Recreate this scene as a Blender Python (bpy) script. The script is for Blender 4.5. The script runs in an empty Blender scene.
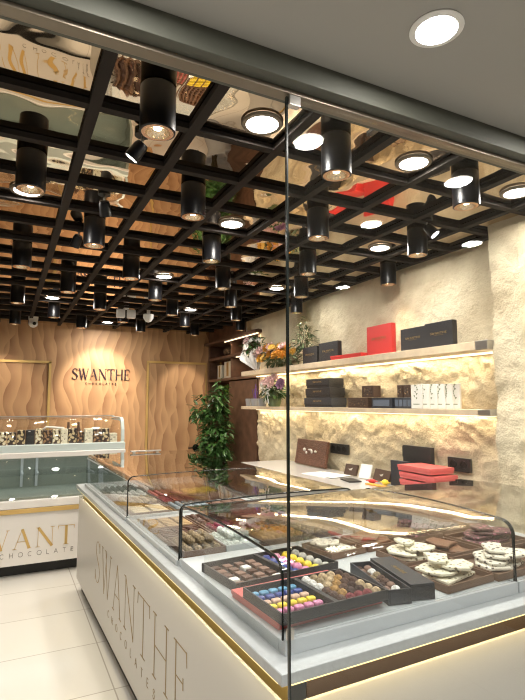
import bpy, bmesh, math, random
from mathutils import Vector, Matrix, noise
R = random.Random(7)
PI = math.pi
C = bpy.context.scene.collection
SC = bpy.context.scene

# ------------------------------------------------------------------ materials
def nodes_of(name):
    m = bpy.data.materials.new(name); m.use_nodes = True
    return m, m.node_tree.nodes, m.node_tree.links, m.node_tree.nodes['Principled BSDF']
def mat(name, col, rough=0.5, metal=0.0, emit=None, estr=0.0, noise_scale=0, noise_amt=0.12, bump=0.0, bump_scale=40, spec=None, coat=0, trans=0, sss=0):
    m, n, l, b = nodes_of(name)
    b.inputs['Base Color'].default_value = (*col, 1); b.inputs['Roughness'].default_value = rough; b.inputs['Metallic'].default_value = metal
    if coat: b.inputs['Coat Weight'].default_value = coat
    if spec is not None: b.inputs['Specular IOR Level'].default_value = spec
    if emit: b.inputs['Emission Color'].default_value = (*emit, 1); b.inputs['Emission Strength'].default_value = estr
    if noise_scale:
        tc = n.new('ShaderNodeTexCoord'); t = n.new('ShaderNodeTexNoise'); t.inputs['Scale'].default_value = noise_scale; t.inputs['Detail'].default_value = 4
        l.new(tc.outputs['Object'], t.inputs['Vector'])
        r = n.new('ShaderNodeValToRGB')
        r.color_ramp.elements[0].position = .3; r.color_ramp.elements[1].position = .7
        r.color_ramp.elements[0].color = (*[c*(1-noise_amt) for c in col], 1); r.color_ramp.elements[1].color = (*[min(1, c*(1+noise_amt)) for c in col], 1)
        l.new(t.outputs['Fac'], r.inputs['Fac']); l.new(r.outputs['Color'], b.inputs['Base Color'])
    if bump:
        tc = n.new('ShaderNodeTexCoord'); t = n.new('ShaderNodeTexNoise'); t.inputs['Scale'].default_value = bump_scale; t.inputs['Detail'].default_value = 5
        l.new(tc.outputs['Object'], t.inputs['Vector'])
        bp = n.new('ShaderNodeBump'); bp.inputs['Strength'].default_value = bump; bp.inputs['Distance'].default_value = .02
        l.new(t.outputs['Fac'], bp.inputs['Height']); l.new(bp.outputs['Normal'], b.inputs['Normal'])
    return m
def speck(name, base, spots, scale, thr=0.32, rough=.5, second=None):
    """base colour with scattered round inclusions (nuts, berries, crumbs)"""
    m, n, l, b = nodes_of(name); b.inputs['Roughness'].default_value = rough
    tc = n.new('ShaderNodeTexCoord'); v = n.new('ShaderNodeTexVoronoi'); v.inputs['Scale'].default_value = scale
    ns = n.new('ShaderNodeTexNoise'); ns.inputs['Scale'].default_value = scale*.35
    mx = n.new('ShaderNodeMath'); mx.operation = 'MULTIPLY_ADD'; mx.inputs[1].default_value = .35; 
    l.new(tc.outputs['Object'], v.inputs['Vector']); l.new(tc.outputs['Object'], ns.inputs['Vector'])
    l.new(ns.outputs['Fac'], mx.inputs[0]); l.new(v.outputs['Distance'], mx.inputs[2])
    r = n.new('ShaderNodeValToRGB'); e = r.color_ramp.elements
    e[0].position = thr+.17; e[0].color = (*spots, 1); e[1].position = thr+.2; e[1].color = (*base, 1)
    if second:
        k = e.new(thr+.05); k.color = (*second, 1); k = e.new(thr+.08); k.color = (*spots, 1)
    l.new(mx.outputs[0], r.inputs['Fac']); l.new(r.outputs['Color'], b.inputs['Base Color'])
    bp = n.new('ShaderNodeBump'); bp.inputs['Strength'].default_value = .4; bp.inputs['Distance'].default_value = .01
    l.new(v.outputs['Distance'], bp.inputs['Height']); l.new(bp.outputs['Normal'], b.inputs['Normal'])
    return m
def glass(name, tint=(.97, .99, .98), gain=1.0, bump=0.0, scale=3.0):
    m = bpy.data.materials.new(name); m.use_nodes = True; n = m.node_tree.nodes; l = m.node_tree.links
    n.remove(n['Principled BSDF']); out = n['Material Output']
    g = n.new('ShaderNodeNewGeometry'); d = n.new('ShaderNodeVectorMath'); d.operation = 'DOT_PRODUCT'
    l.new(g.outputs['Normal'], d.inputs[0]); l.new(g.outputs['Incoming'], d.inputs[1])
    def mth(op, a, b=None):
        x = n.new('ShaderNodeMath'); x.operation = op
        for i, v in enumerate((a, b)):
            if v is None: continue
            if isinstance(v, (int, float)): x.inputs[i].default_value = v
            else: l.new(v, x.inputs[i])
        return x.outputs[0]
    c = mth('ABSOLUTE', d.outputs['Value']); c1 = mth('SUBTRACT', 1.0, c); p = mth('POWER', c1, 5.0)
    f = mth('MULTIPLY_ADD', p, .96*gain); n[-1].inputs[2].default_value = .04*gain
    f = mth('MINIMUM', f, 1.0)
    t = n.new('ShaderNodeBsdfTransparent'); t.inputs['Color'].default_value = (*tint, 1)
    gl = n.new('ShaderNodeBsdfGlossy'); gl.inputs['Roughness'].default_value = 0.0
    if bump:
        tc = n.new('ShaderNodeTexCoord'); ns = n.new('ShaderNodeTexNoise'); ns.inputs['Scale'].default_value = scale; ns.inputs['Detail'].default_value = 1
        l.new(tc.outputs['Object'], ns.inputs['Vector']); bp = n.new('ShaderNodeBump'); bp.inputs['Strength'].default_value = bump; bp.inputs['Distance'].default_value = .02
        l.new(ns.outputs['Fac'], bp.inputs['Height']); l.new(bp.outputs['Normal'], gl.inputs['Normal'])
    mx = n.new('ShaderNodeMixShader'); l.new(f, mx.inputs[0]); l.new(t.outputs[0], mx.inputs[1]); l.new(gl.outputs[0], mx.inputs[2]); l.new(mx.outputs[0], out.inputs['Surface'])
    return m

M = {}
M['black'] = mat('black_powder_coat', (.005, .005, .006), .34, spec=.3)
M['grid'] = mat('dark_grid_paint', (.026, .021, .018), .85, spec=.2)
M['brass'] = mat('brushed_brass', (.75, .52, .2), .38, .7)
M['gold'] = mat('polished_gold', (.72, .55, .25), .38, .75, bump=.15, bump_scale=6)
M['gold_ink'] = mat('gold_foil', (.55, .38, .14), .35, .8)
M['dark_gold'] = mat('engraved_gold', (.30, .21, .09), .4, .7)
M['c_grey_ink'] = mat('grey_letters', (.2, .19, .17), .5)
M['dark_ink'] = mat('dark_metal_letters', (.045, .025, .04), .35, .3)
M['chrome'] = mat('satin_steel', (.62, .6, .57), .28, 1)
M['alu'] = mat('white_aluminium', (.52, .56, .58), .35, .0)
M['ring'] = mat('copper_ring', (.8, .5, .32), .25, 1)
M['reflector'] = mat('lamp_reflector', (.9, .75, .55), .2, 1, bump=.6, bump_scale=60)
M['lens_warm'] = mat('warm_lamp', (1, .9, .75), .4, emit=(1, .82, .55), estr=14)
M['lens_white'] = mat('white_lamp', (1, 1, 1), .4, emit=(1, .96, .9), estr=14)
M['led_warm'] = mat('led_warm', (1, .9, .7), .4, emit=(1, .8, .5), estr=2.2)
M['led_yellow'] = mat('led_yellow', (1, .9, .5), .4, emit=(1, .78, .34), estr=1.5)
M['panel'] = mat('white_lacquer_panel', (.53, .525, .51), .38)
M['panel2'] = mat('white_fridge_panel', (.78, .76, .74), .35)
M['quartz'] = mat('white_quartz', (.45, .485, .505), .28, noise_scale=60, noise_amt=.05)
M['deck'] = mat('white_steel_deck', (.50, .545, .575), .3)
M['stone_top'] = mat('glossy_white_top', (.55, .54, .53), .08)
M['fridge_in'] = mat('fridge_liner', (.26, .29, .25), .5)
M['fridge_frame'] = mat('pale_fridge_frame', (.55, .64, .64), .4)
M['dark_plinth'] = mat('dark_plinth', (.02, .02, .02), .6)
M['glass'] = glass('clear_glass', (.985, .993, .988), 1.0)
M['hood'] = glass('bent_hood_glass', (.985, .993, .99), 1.55, bump=.09, scale=2.6)
M['pane'] = glass('partition_glass', (.99, .995, .993), 1.0)
M['edge'] = mat('dark_glass_edge', (.008, .012, .011), .2)
M['trim_grey'] = mat('grey_green_frame', (.075, .078, .062), .6, 0)
M['rail'] = mat('bronze_rail', (.2, .17, .13), .4, .6)
M['wood_dark'] = mat('dark_walnut', (.13, .066, .041), .45, noise_scale=9, noise_amt=.35)
M['board'] = mat('pale_oak_board', (.62, .50, .35), .5, noise_scale=14, noise_amt=.12)
M['black_box'] = mat('black_card', (.02, .02, .023), .45)
M['navy_box'] = mat('navy_card', (.016, .022, .034), .45)
M['grey_box'] = mat('charcoal_card', (.035, .04, .05), .4)
M['red_box'] = mat('red_card', (.62, .035, .03), .45)
M['coral_box'] = mat('coral_red_card', (.62, .12, .115), .45)
M['brown_box'] = mat('brown_card', (.07, .04, .028), .35)
M['white_card'] = mat('white_card', (.82, .8, .74), .5)
M['cream_card'] = mat('cream_card', (.8, .74, .58), .5)
M['paper'] = mat('white_paper', (.85, .85, .85), .6)
M['grey_pot'] = mat('grey_pot', (.3, .31, .33), .6)
M['tray_brown'] = mat('brown_tray', (.16, .09, .055), .55)
M['leaf'] = mat('green_leaf', (.05, .125, .03), .32, noise_scale=8, noise_amt=.5)
M['leaf_pale'] = mat('grey_green_leaf', (.13, .17, .08), .5, noise_scale=8, noise_amt=.4)
M['stem'] = mat('stem', (.12, .09, .04), .7)
M['white_plastic'] = mat('white_plastic', (.8, .8, .78), .4)
M['socket'] = mat('black_socket', (.02, .02, .02), .3)
M['lobby_ceiling'] = mat('lobby_ceiling_paint', (.36, .355, .33), .8)
M['lobby_wall'] = mat('lobby_wall', (.45, .4, .34), .7)
M['plaster_dark'] = mat('shop_side_wall', (.5, .4, .28), .8)
for k, c in dict(cyan=(.11, .31, .50), blue=(.03, .06, .28), beige=(.62, .42, .33), yellow=(.88, .66, .05), pink=(.68, .25, .44), wine=(.23, .03, .05),
                 white=(.82, .8, .76), mint=(.62, .76, .7), grey=(.45, .45, .42), choc=(.075, .032, .02), milk=(.20, .115, .085), tan=(.46, .31, .15), gold=(.5, .32, .09), cocoa=(.12, .06, .042), rose=(.42, .12, .12), olive=(.32, .25, .12), cream=(.72, .62, .42), orange=(.72, .34, .05), amber=(.62, .36, .05), pale=(.30, .38, .44), lilac=(.45, .27, .46), violet=(.13, .06, .3), blush=(.80, .58, .56)).items():
    M['c_'+k] = mat('chocolate_'+k if k not in ('orange', 'amber', 'lilac', 'violet', 'blush') else 'petal_'+k, c, .28 if k in ('cyan', 'blue', 'yellow', 'pink', 'wine', 'beige', 'choc') else .6, noise_scale=70, noise_amt=.22, bump=0.0)
for k, c in dict(tan=(.47, .36, .22), gold=(.38, .22, .07), cocoa=(.095, .05, .036), olive=(.27, .205, .12), white=(.82, .8, .76), mint=(.66, .74, .69), rose=(.2, .03, .04), choc=(.05, .022, .016)).items():
    M['t_'+k] = mat('truffle_'+k, c, .75, noise_scale=90, noise_amt=.4, bump=.6, bump_scale=110)
M['bark_pistachio'] = speck('white_chocolate_pistachio', (.82, .78, .62), (.14, .13, .035), 46, .25, second=(.10, .03, .04))
M['bark_cookie'] = speck('white_chocolate_cookie', (.8, .77, .66), (.05, .03, .025), 48, .29)
M['bark_berry'] = speck('dark_chocolate_berry', (.10, .045, .045), (.42, .16, .22), 45, .30)
M['bark_milk'] = mat('milk_chocolate_bark', (.17, .082, .045), .42, noise_scale=30, noise_amt=.2)
M['bark_dark'] = speck('dark_chocolate_nuts', (.06, .028, .018), (.22, .13, .07), 50, .22)
M['nut_light'] = speck('pale_nut_bar', (.05, .025, .015), (.75, .62, .38), 34, .52, second=(.8, .75, .6))
M['nut_dark'] = speck('dark_nut_bar', (.03, .015, .012), (.34, .2, .1), 36, .40)
M['nut_white'] = speck('white_nut_bar', (.8, .75, .6), (.09, .05, .03), 38, .16)
M['nut_mixed'] = speck('mixed_nut_bar', (.035, .02, .015), (.62, .5, .3), 32, .42)
M['plaque'] = mat('rough_chocolate', (.16, .065, .036), .4, bump=1.0, bump_scale=90, noise_scale=60, noise_amt=.5)
M['plaque_white'] = mat('white_icing', (.8, .78, .74), .5)
M['knit'] = mat('woven_ball', (.1, .06, .03), .7, bump=1, bump_scale=50, noise_scale=50, noise_amt=.6)

def flame_wall():
    m, n, l, b = nodes_of('flame_pattern_panel'); b.inputs['Roughness'].default_value = .55
    tc = n.new('ShaderNodeTexCoord'); cols = []
    for off, sc, ph in ((0, (1, 1, .9), 0), (3.7, (1.25, 1, 1.1), 1.2)):
        mp = n.new('ShaderNodeMapping'); mp.inputs['Scale'].default_value = sc; mp.inputs['Location'].default_value = (off, 0, off)
        w = n.new('ShaderNodeTexWave'); w.wave_profile = 'SAW'; w.bands_direction = 'X'
        w.inputs['Scale'].default_value = 1.7; w.inputs['Distortion'].default_value = 6.5; w.inputs['Detail'].default_value = .6; w.inputs['Detail Scale'].default_value = 1.4; w.inputs['Detail Roughness'].default_value = .35; w.inputs['Phase Offset'].default_value = ph
        l.new(tc.outputs['Object'], mp.inputs['Vector']); l.new(mp.outputs['Vector'], w.inputs['Vector']); cols.append(w)
    mul = n.new('ShaderNodeMath'); mul.operation = 'MAXIMUM'; l.new(cols[0].outputs['Fac'], mul.inputs[0]); l.new(cols[1].outputs['Fac'], mul.inputs[1])
    ns = n.new('ShaderNodeTexNoise'); ns.inputs['Scale'].default_value = 40; mp = n.new('ShaderNodeMapping'); mp.inputs['Scale'].default_value = (1, 1, .1)
    l.new(tc.outputs['Object'], mp.inputs['Vector']); l.new(mp.outputs['Vector'], ns.inputs['Vector'])
    ad = n.new('ShaderNodeMath'); ad.operation = 'MULTIPLY_ADD'; ad.inputs[1].default_value = .18; l.new(ns.outputs['Fac'], ad.inputs[0]); l.new(mul.outputs[0], ad.inputs[2])
    r = n.new('ShaderNodeValToRGB'); e = r.color_ramp.elements
    e[0].position = .15; e[0].color = (.36, .18, .085, 1); e[1].position = 1.1; e[1].color = (.62, .37, .19, 1)
    l.new(ad.outputs[0], r.inputs['Fac']); l.new(r.outputs['Color'], b.inputs['Base Color'])
    bp = n.new('ShaderNodeBump'); bp.inputs['Strength'].default_value = .06; bp.inputs['Distance'].default_value = .01
    l.new(mul.outputs[0], bp.inputs['Height']); l.new(bp.outputs['Normal'], b.inputs['Normal'])
    return m
M['flame'] = flame_wall()
def stone():
    m, n, l, b = nodes_of('rough_cream_stone'); b.inputs['Roughness'].default_value = .85
    tc = n.new('ShaderNodeTexCoord'); t = n.new('ShaderNodeTexNoise'); t.inputs['Scale'].default_value = 3.5; t.inputs['Detail'].default_value = 8
    l.new(tc.outputs['Object'], t.inputs['Vector']); r = n.new('ShaderNodeValToRGB'); e = r.color_ramp.elements
    e[0].position = .3; e[0].color = (.56, .46, .30, 1); e[1].position = .65; e[1].color = (.76, .67, .48, 1)
    l.new(t.outputs['Fac'], r.inputs['Fac']); l.new(r.outputs['Color'], b.inputs['Base Color'])
    t2 = n.new('ShaderNodeTexNoise'); t2.inputs['Scale'].default_value = 11; t2.inputs['Detail'].default_value = 8; t2.inputs['Roughness'].default_value = .65
    l.new(tc.outputs['Object'], t2.inputs['Vector']); bp = n.new('ShaderNodeBump'); bp.inputs['Strength'].default_value = .9; bp.inputs['Distance'].default_value = .035
    l.new(t2.outputs['Fac'], bp.inputs['Height']); l.new(bp.outputs['Normal'], b.inputs['Normal'])
    return m
M['stone'] = stone()
def mirror():
    m, n, l, b = nodes_of('bronze_mirror_film'); b.inputs['Metallic'].default_value = 1; b.inputs['Roughness'].default_value = .015; b.inputs['Base Color'].default_value = (.72, .58, .42, 1)
    tc = n.new('ShaderNodeTexCoord'); t = n.new('ShaderNodeTexNoise'); t.inputs['Scale'].default_value = 2.6; t.inputs['Detail'].default_value = 1.5
    l.new(tc.outputs['Object'], t.inputs['Vector']); bp = n.new('ShaderNodeBump'); bp.inputs['Strength'].default_value = .24; bp.inputs['Distance'].default_value = .05
    l.new(t.outputs['Fac'], bp.inputs['Height']); l.new(bp.outputs['Normal'], b.inputs['Normal'])
    return m
M['mirror'] = mirror()
def tiles():
    m, n, l, b = nodes_of('white_floor_tiles'); b.inputs['Roughness'].default_value = .16
    tc = n.new('ShaderNodeTexCoord'); br = n.new('ShaderNodeTexBrick'); br.offset = 0
    br.inputs['Scale'].default_value = 1; br.inputs['Brick Width'].default_value = .6; br.inputs['Row Height'].default_value = .6; br.inputs['Mortar Size'].default_value = .004
    br.inputs['Color1'].default_value = (.66, .66, .64, 1); br.inputs['Color2'].default_value = (.70, .70, .675, 1); br.inputs['Mortar'].default_value = (.42, .41, .38, 1)
    l.new(tc.outputs['Object'], br.inputs['Vector']); l.new(br.outputs['Color'], b.inputs['Base Color'])
    return m
M['tiles'] = tiles()

# ------------------------------------------------------------------ mesh helpers
def BM(): return bmesh.new()
def bx(bm, c, s, rz=0, bev=0, rx=0, ry=0):
    r = bmesh.ops.create_cube(bm, size=1)
    v = r['verts']
    mt = Matrix.Translation(c) @ Matrix.Rotation(rz, 4, 'Z') @ Matrix.Rotation(ry, 4, 'Y') @ Matrix.Rotation(rx, 4, 'X') @ Matrix.Diagonal((*s, 1))
    bmesh.ops.transform(bm, matrix=mt, verts=v)
    if bev:
        e = list({e for x in v for e in x.link_edges})
        bmesh.ops.bevel(bm, geom=e, offset=bev, segments=2, affect='EDGES', profile=.6)
def prism(bm, pts, ext):
    """closed polygon pts (3d) extruded by vector ext"""
    ext = Vector(ext); a = [bm.verts.new(Vector(p)) for p in pts]; b = [bm.verts.new(Vector(p)+ext) for p in pts]; n = len(pts)
    fs = [bm.faces.new(a), bm.faces.new(b[::-1])]
    for i in range(n): fs.append(bm.faces.new((a[(i+1) % n], a[i], b[i], b[(i+1) % n])))
    bmesh.ops.recalc_face_normals(bm, faces=fs)
def lathe(bm, prof, c=(0, 0, 0), seg=24, mtx=None, cap=True):
    c = Vector(c); rings = []
    for r, z in prof:
        if r < 1e-6: rings.append([bm.verts.new(c+Vector((0, 0, z)))])
        else: rings.append([bm.verts.new(c+Vector((r*math.cos(2*PI*k/seg), r*math.sin(2*PI*k/seg), z))) for k in range(seg)])
    fs = []
    for a, b in zip(rings, rings[1:]):
        for k in range(seg):
            k2 = (k+1) % seg
            if len(a) == 1 and len(b) == 1: continue
            if len(a) == 1: fs.append(bm.faces.new((a[0], b[k2], b[k])))
            elif len(b) == 1: fs.append(bm.faces.new((a[k], a[k2], b[0])))
            else: fs.append(bm.faces.new((a[k], a[k2], b[k2], b[k])))
    for ring in (rings[0], rings[-1]):
        if len(ring) > 1 and cap: fs.append(bm.faces.new(ring))
    bmesh.ops.recalc_face_normals(bm, faces=fs)
    if mtx is not None:
        bmesh.ops.transform(bm, matrix=mtx, verts=[v for r in rings for v in r])
def tube(bm, pts, r, seg=8, r2=None):
    pts = [Vector(p) for p in pts]; rings = []; n = len(pts)
    for i, p in enumerate(pts):
        t = (pts[min(i+1, n-1)]-pts[max(i-1, 0)]).normalized()
        a = t.cross(Vector((0, 0, 1)))
        if a.length < 1e-3: a = t.cross(Vector((0, 1, 0)))
        a.normalize(); b = t.cross(a); rr = r if r2 is None else r+(r2-r)*i/(n-1)
        rings.append([bm.verts.new(p+(a*math.cos(2*PI*k/seg)+b*math.sin(2*PI*k/seg))*rr) for k in range(seg)])
    fs = []
    for u, v in zip(rings, rings[1:]):
        for k in range(seg): fs.append(bm.faces.new((u[k], u[(k+1) % seg], v[(k+1) % seg], v[k])))
    fs.append(bm.faces.new(rings[0])); fs.append(bm.faces.new(rings[-1]))
    bmesh.ops.recalc_face_normals(bm, faces=fs)
def ball(bm, c, s, sub=2):
    r = bmesh.ops.create_icosphere(bm, subdivisions=sub, radius=1)
    bmesh.ops.transform(bm, matrix=Matrix.Translation(c) @ Matrix.Diagonal((*s, 1)), verts=r['verts'])
    return r['verts']
def obj(name, bm, m, parent=None, smooth=False, loc=None, world=False):
    if world and parent is not None:
        inv = (Matrix.Translation(parent.location) @ Matrix.Rotation(parent.rotation_euler.z, 4, 'Z')).inverted()
        bmesh.ops.transform(bm, matrix=inv, verts=bm.verts)
    me = bpy.data.meshes.new(name); bm.to_mesh(me); bm.free()
    if smooth:
        for p in me.polygons: p.use_smooth = True
        if smooth == 'auto':
            try: me.set_sharp_from_angle(angle=math.radians(40))
            except Exception: pass
    o = bpy.data.objects.new(name, me); me.materials.append(m if not isinstance(m, str) else M[m]); C.objects.link(o)
    if parent is not None: o.parent = parent
    if loc is not None: o.location = loc
    return o
def tag(o, label, cat, group=None):
    o['label'] = label; o['category'] = cat
    if group: o['group'] = group
    return o
def thing(name, label, cat, loc=(0, 0, 0), rz=0, group=None):
    o = bpy.data.objects.new(name, None); o.empty_display_size = .05; C.objects.link(o); o.location = loc; o.rotation_euler = (0, 0, rz)
    return tag(o, label, cat, group)
def struct(name, bm, m, parent=None, smooth=False):
    o = obj(name, bm, m, parent, smooth)
    if parent is None: o['kind'] = 'structure'
    return o
def dup(root, loc, rz=None, label=None, group=None):
    r = root.copy(); C.objects.link(r); r.location = loc
    if rz is not None: r.rotation_euler = (0, 0, rz)
    if label: r['label'] = label
    if group: r['group'] = group
    for ch in list(root.children):
        c = ch.copy(); C.objects.link(c); c.parent = r
        for g in list(ch.children):
            d = g.copy(); C.objects.link(d); d.parent = c
    return r
def light(name, kind, loc, energy, col=(1, .85, .65), size=.1, size_y=None, rot=(0, 0, 0), spot=None, blend=.5, shape='DISK', spread=None):
    d = bpy.data.lights.new(name, kind); d.energy = energy; d.color = col
    if kind == 'AREA':
        d.shape = 'RECTANGLE' if size_y else shape; d.size = size
        if size_y: d.size_y = size_y
        if spread: d.spread = spread
    if kind == 'SPOT': d.spot_size = spot; d.spot_blend = blend; d.shadow_soft_size = size
    if kind == 'POINT': d.shadow_soft_size = size
    o = bpy.data.objects.new(name, d); C.objects.link(o); o.location = loc; o.rotation_euler = rot
    return o

# ------------------------------------------------------------------ lettering
def arc(cx, cy, rx, ry, a0, a1, n=14): return [(cx+rx*math.cos(math.radians(a0+(a1-a0)*i/n)), cy+ry*math.sin(math.radians(a0+(a1-a0)*i/n))) for i in range(n+1)]
def catmull(p, k=5):
    q = [p[0]]+p+[p[-1]]; out = []
    for i in range(1, len(q)-2):
        for j in range(k):
            t = j/k; o = []
            for d in (0, 1):
                a, b, c, e = q[i-1][d], q[i][d], q[i+1][d], q[i+2][d]
                o.append(.5*(2*b+(c-a)*t+(2*a-5*b+4*c-e)*t*t+(3*b-a-3*c+e)*t**3))
            out.append(tuple(o))
    out.append(p[-1]); return out
S_PATH = catmull([(.50, .78), (.44, .93), (.28, .985), (.11, .89), (.10, .70), (.26, .55), (.45, .42), (.52, .24), (.40, .05), (.22, .015), (.08, .09), (.03, .24)])
def glyph(ch, W, N):
    """list of (polyline, widths); W thick stem, N thin stem"""
    def ln(a, b, w, w2=None): return ([a, b], [w, w2 or w])
    s = .018 if N < .05 else N*.5
    def ser(x, y, h=.09): return ln((x-h, y), (x+h, y), .018)
    if ch == 'S':
        n = len(S_PATH); ws = [N+(W*1.1-N)*math.exp(-((i/(n-1)-.5)/.2)**2) for i in range(n)]
        return .56, [(S_PATH, ws), ln((.50, .99), (.50, .76), .02, .035), ln((.03, .01), (.03, .25), .02, .035)]
    if ch == 'W': return 1.06, [ln((.10, 1), (.36, 0), W), ln((.36, 0), (.56, .98), N), ln((.46, 1), (.74, 0), W), ln((.74, 0), (.98, 1), N), ser(.10, .99), ser(.98, .99, .07), ser(.46, .99, .07)]
    if ch == 'A': return .82, [ln((.10, 0), (.40, 1), N), ln((.40, 1), (.72, 0), W), ln((.22, .36), (.60, .36), N*.9), ser(.10, .01), ser(.72, .01)]
    if ch == 'N': return .88, [ln((.14, 0), (.14, 1), N), ln((.14, 1), (.76, 0), W), ln((.76, 0), (.76, 1), N), ser(.14, .01), ser(.76, .99), ser(.10, .99, .06)]
    if ch == 'T': return .74, [ln((.37, 0), (.37, 1), W), ln((.02, .985), (.72, .985), N), ln((.02, 1), (.0, .80), .03, .012), ln((.72, 1), (.74, .80), .03, .012), ser(.37, .01, .12)]
    if ch == 'H': return .86, [ln((.14, 0), (.14, 1), W), ln((.72, 0), (.72, 1), W), ln((.14, .5), (.72, .5), N), ser(.14, .01), ser(.14, .99), ser(.72, .01), ser(.72, .99)]
    if ch == 'E': return .66, [ln((.14, 0), (.14, 1), W), ln((.05, .985), (.56, .985), N), ln((.14, .52), (.44, .52), N), ln((.05, .015), (.58, .015), N), ln((.56, 1), (.58, .80), .03, .012), ln((.58, 0), (.61, .2), .03, .012), ln((.44, .60), (.44, .44), .025)]
    return .5, []
def sans(ch, w=.07):
    L = lambda *p: (list(p), [w]*len(p))
    if ch == 'C': return .72, [(arc(.36, .5, .34, .49, 45, 315), [w]*15)]
    if ch == 'H': return .66, [L((.05, 0), (.05, 1)), L((.6, 0), (.6, 1)), L((.05, .5), (.6, .5))]
    if ch == 'O': return .84, [(arc(.42, .5, .4, .49, 0, 360, 20), [w]*21)]
    if ch == 'L': return .5, [L((.05, 1), (.05, 0)), L((.05, .03), (.46, .03))]
    if ch == 'A': return .74, [L((.02, 0), (.36, 1)), L((.36, 1), (.70, 0)), L((.14, .34), (.58, .34))]
    if ch == 'T': return .62, [L((.31, 0), (.31, 1)), L((.02, .97), (.6, .97))]
    if ch == 'E': return .52, [L((.05, 0), (.05, 1)), L((.05, .97), (.48, .97)), L((.05, .5), (.44, .5)), L((.05, .03), (.48, .03))]
    if ch == 'S': return .58, [([(x*1.02, y) for x, y in S_PATH], [w]*len(S_PATH))]
    return .4, []
def lettering(bm, text, o, ux, uy, width, height, depth, W=.11, N=.035, gap=.1, style='serif', only=None):
    """text starting at 3d point o, running along ux, upright uy, extruded along depth"""
    o, ux, uy, depth = Vector(o), Vector(ux).normalized(), Vector(uy).normalized(), Vector(depth)
    gl = [glyph(c, W, N) if style == 'serif' else sans(c, W) for c in text]
    tot = sum(g[0] for g in gl)+gap*(len(gl)-1); x = 0; k = width/tot
    for ci, (w, strokes) in enumerate(gl):
        for pts, ws in strokes:
            if only is not None and ci != only: continue
            P = [(p[0]*k+x*k, p[1]*height) for p in pts]; n = len(P)
            left, right = [], []
            for i in range(n):
                a = P[max(i-1, 0)]; b = P[min(i+1, n-1)]; dx, dy = b[0]-a[0], b[1]-a[1]; L = math.hypot(dx, dy) or 1
                h = ws[i]*min(k, height*1.2)*.5
                left.append((P[i][0]-dy/L*h, P[i][1]+dx/L*h)); right.append((P[i][0]+dy/L*h, P[i][1]-dx/L*h))
            T = lambda q: o+ux*q[0]+uy*q[1]
            for i in range(n-1):
                prism(bm, [T(left[i]), T(left[i+1]), T(right[i+1]), T(right[i])], depth)
        x += w+gap
def letter_parts(parent, m, world, text, *a, **k):
    for i in range(len(text)):
        bm = BM(); lettering(bm, text, *a, only=i, **k); obj('letter' if k.get('style') != 'sans' else 'small_letter', bm, m, parent, world=world)
# ================================================================== ROOM
XR, YB, ZG, ZM = 2.65, 7.1, 2.55, 2.576
PANE_Y = 1.08
bm = BM(); bx(bm, (.4, 2.2, -.03), (5.6, 11, .06)); struct('floor', bm, 'tiles')
bm = BM(); bx(bm, (.38, 7.16, 1.4), (4.56, .12, 2.8)); struct('wall_back', bm, 'flame')
bm = BM(); bx(bm, (-1.96, 4.1, 1.4), (.12, 6.0, 2.8)); struct('wall_left', bm, 'plaster_dark')
bm = BM(); bx(bm, (.6, 4.16, ZM+.03), (5.2, 6.12, .06)); struct('ceiling', bm, 'mirror')
bm = BM(); bx(bm, (.6, -1.115, 2.41+.2), (5.4, 4.37, .4)); struct('ceiling_lobby', bm, 'lobby_ceiling')
bm = BM(); bx(bm, (.4, -3.36, 1.3), (5.6, .12, 2.6)); struct('wall_lobby', bm, 'lobby_wall')
bm = BM(); bx(bm, (-2.3, -1.1, 1.3), (.12, 4.4, 2.6)); struct('wall_lobby_left', bm, 'lobby_wall')
bm = BM(); bx(bm, (3.26, -1.1, 1.3), (.12, 4.4, 2.6)); struct('wall_lobby_right', bm, 'lobby_wall')
# shopfront header and glass
bm = BM(); bx(bm, (.6, 1.08, 2.379), (5.2, .1, .0615), bev=.002); bx(bm, (.6, 1.105, 2.59), (5.2, .045, .34)); struct('trim_header', bm, 'trim_grey')
bm = BM(); bx(bm, (.6, 1.085, 2.342), (5.2, .036, .011), bev=.002); struct('trim_rail', bm, 'rail')
win = bpy.data.objects.new('window_1', None); C.objects.link(win); win['kind'] = 'structure'
bm = BM(); bx(bm, (.612+1.0, PANE_Y, 1.17), (2.0, .008, 2.325)); obj('pane', bm, 'pane', win)
bm = BM(); bx(bm, (.6095, PANE_Y, 1.17), (.0045, .0085, 2.325)); obj('pane_edge', bm, 'edge', win)
bm = BM(); bx(bm, (.63, PANE_Y, 2.325), (.035, .02, .03), bev=.003); obj('glass_clamp', bm, 'chrome', win)

# rough stone wall with real relief
def relief(y, z, amp_up=.012, seed=0):
    p = Vector((y+seed, z, seed))
    m = .22+.78*max(0, min(1, (1.93-z)/.10))*(1 if z > .9 else .3)
    p2 = p+Vector((noise.noise(p*2.1), noise.noise(p*2.1+Vector((7, 7, 7))), 0))*.12
    a = noise.ridged_multi_fractal(Vector((p2.x*2.6, p2.y*3.4, 2)), .95, 2.2, 5, .9, 2.0)*.5
    b = noise.fractal(p*9+Vector((5, 3, 1)), .7, 2.2, 5); c = noise.noise(p*2.0)
    v = noise.cell_vector(p2*5.0)
    e = noise.ridged_multi_fractal(Vector((p2.x*6.5, p2.y*8.5, 5)), .9, 2.1, 3, .95, 2.0)
    d = m*(.034*min(a, 1.6)+.012*b+.03*c+.013*v[0]+.016*min(e, 2.2)-.02)+amp_up*noise.fractal(p*5, 1, 2, 4)
    return min(d, .05+.25*max(0, d-.05))
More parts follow.
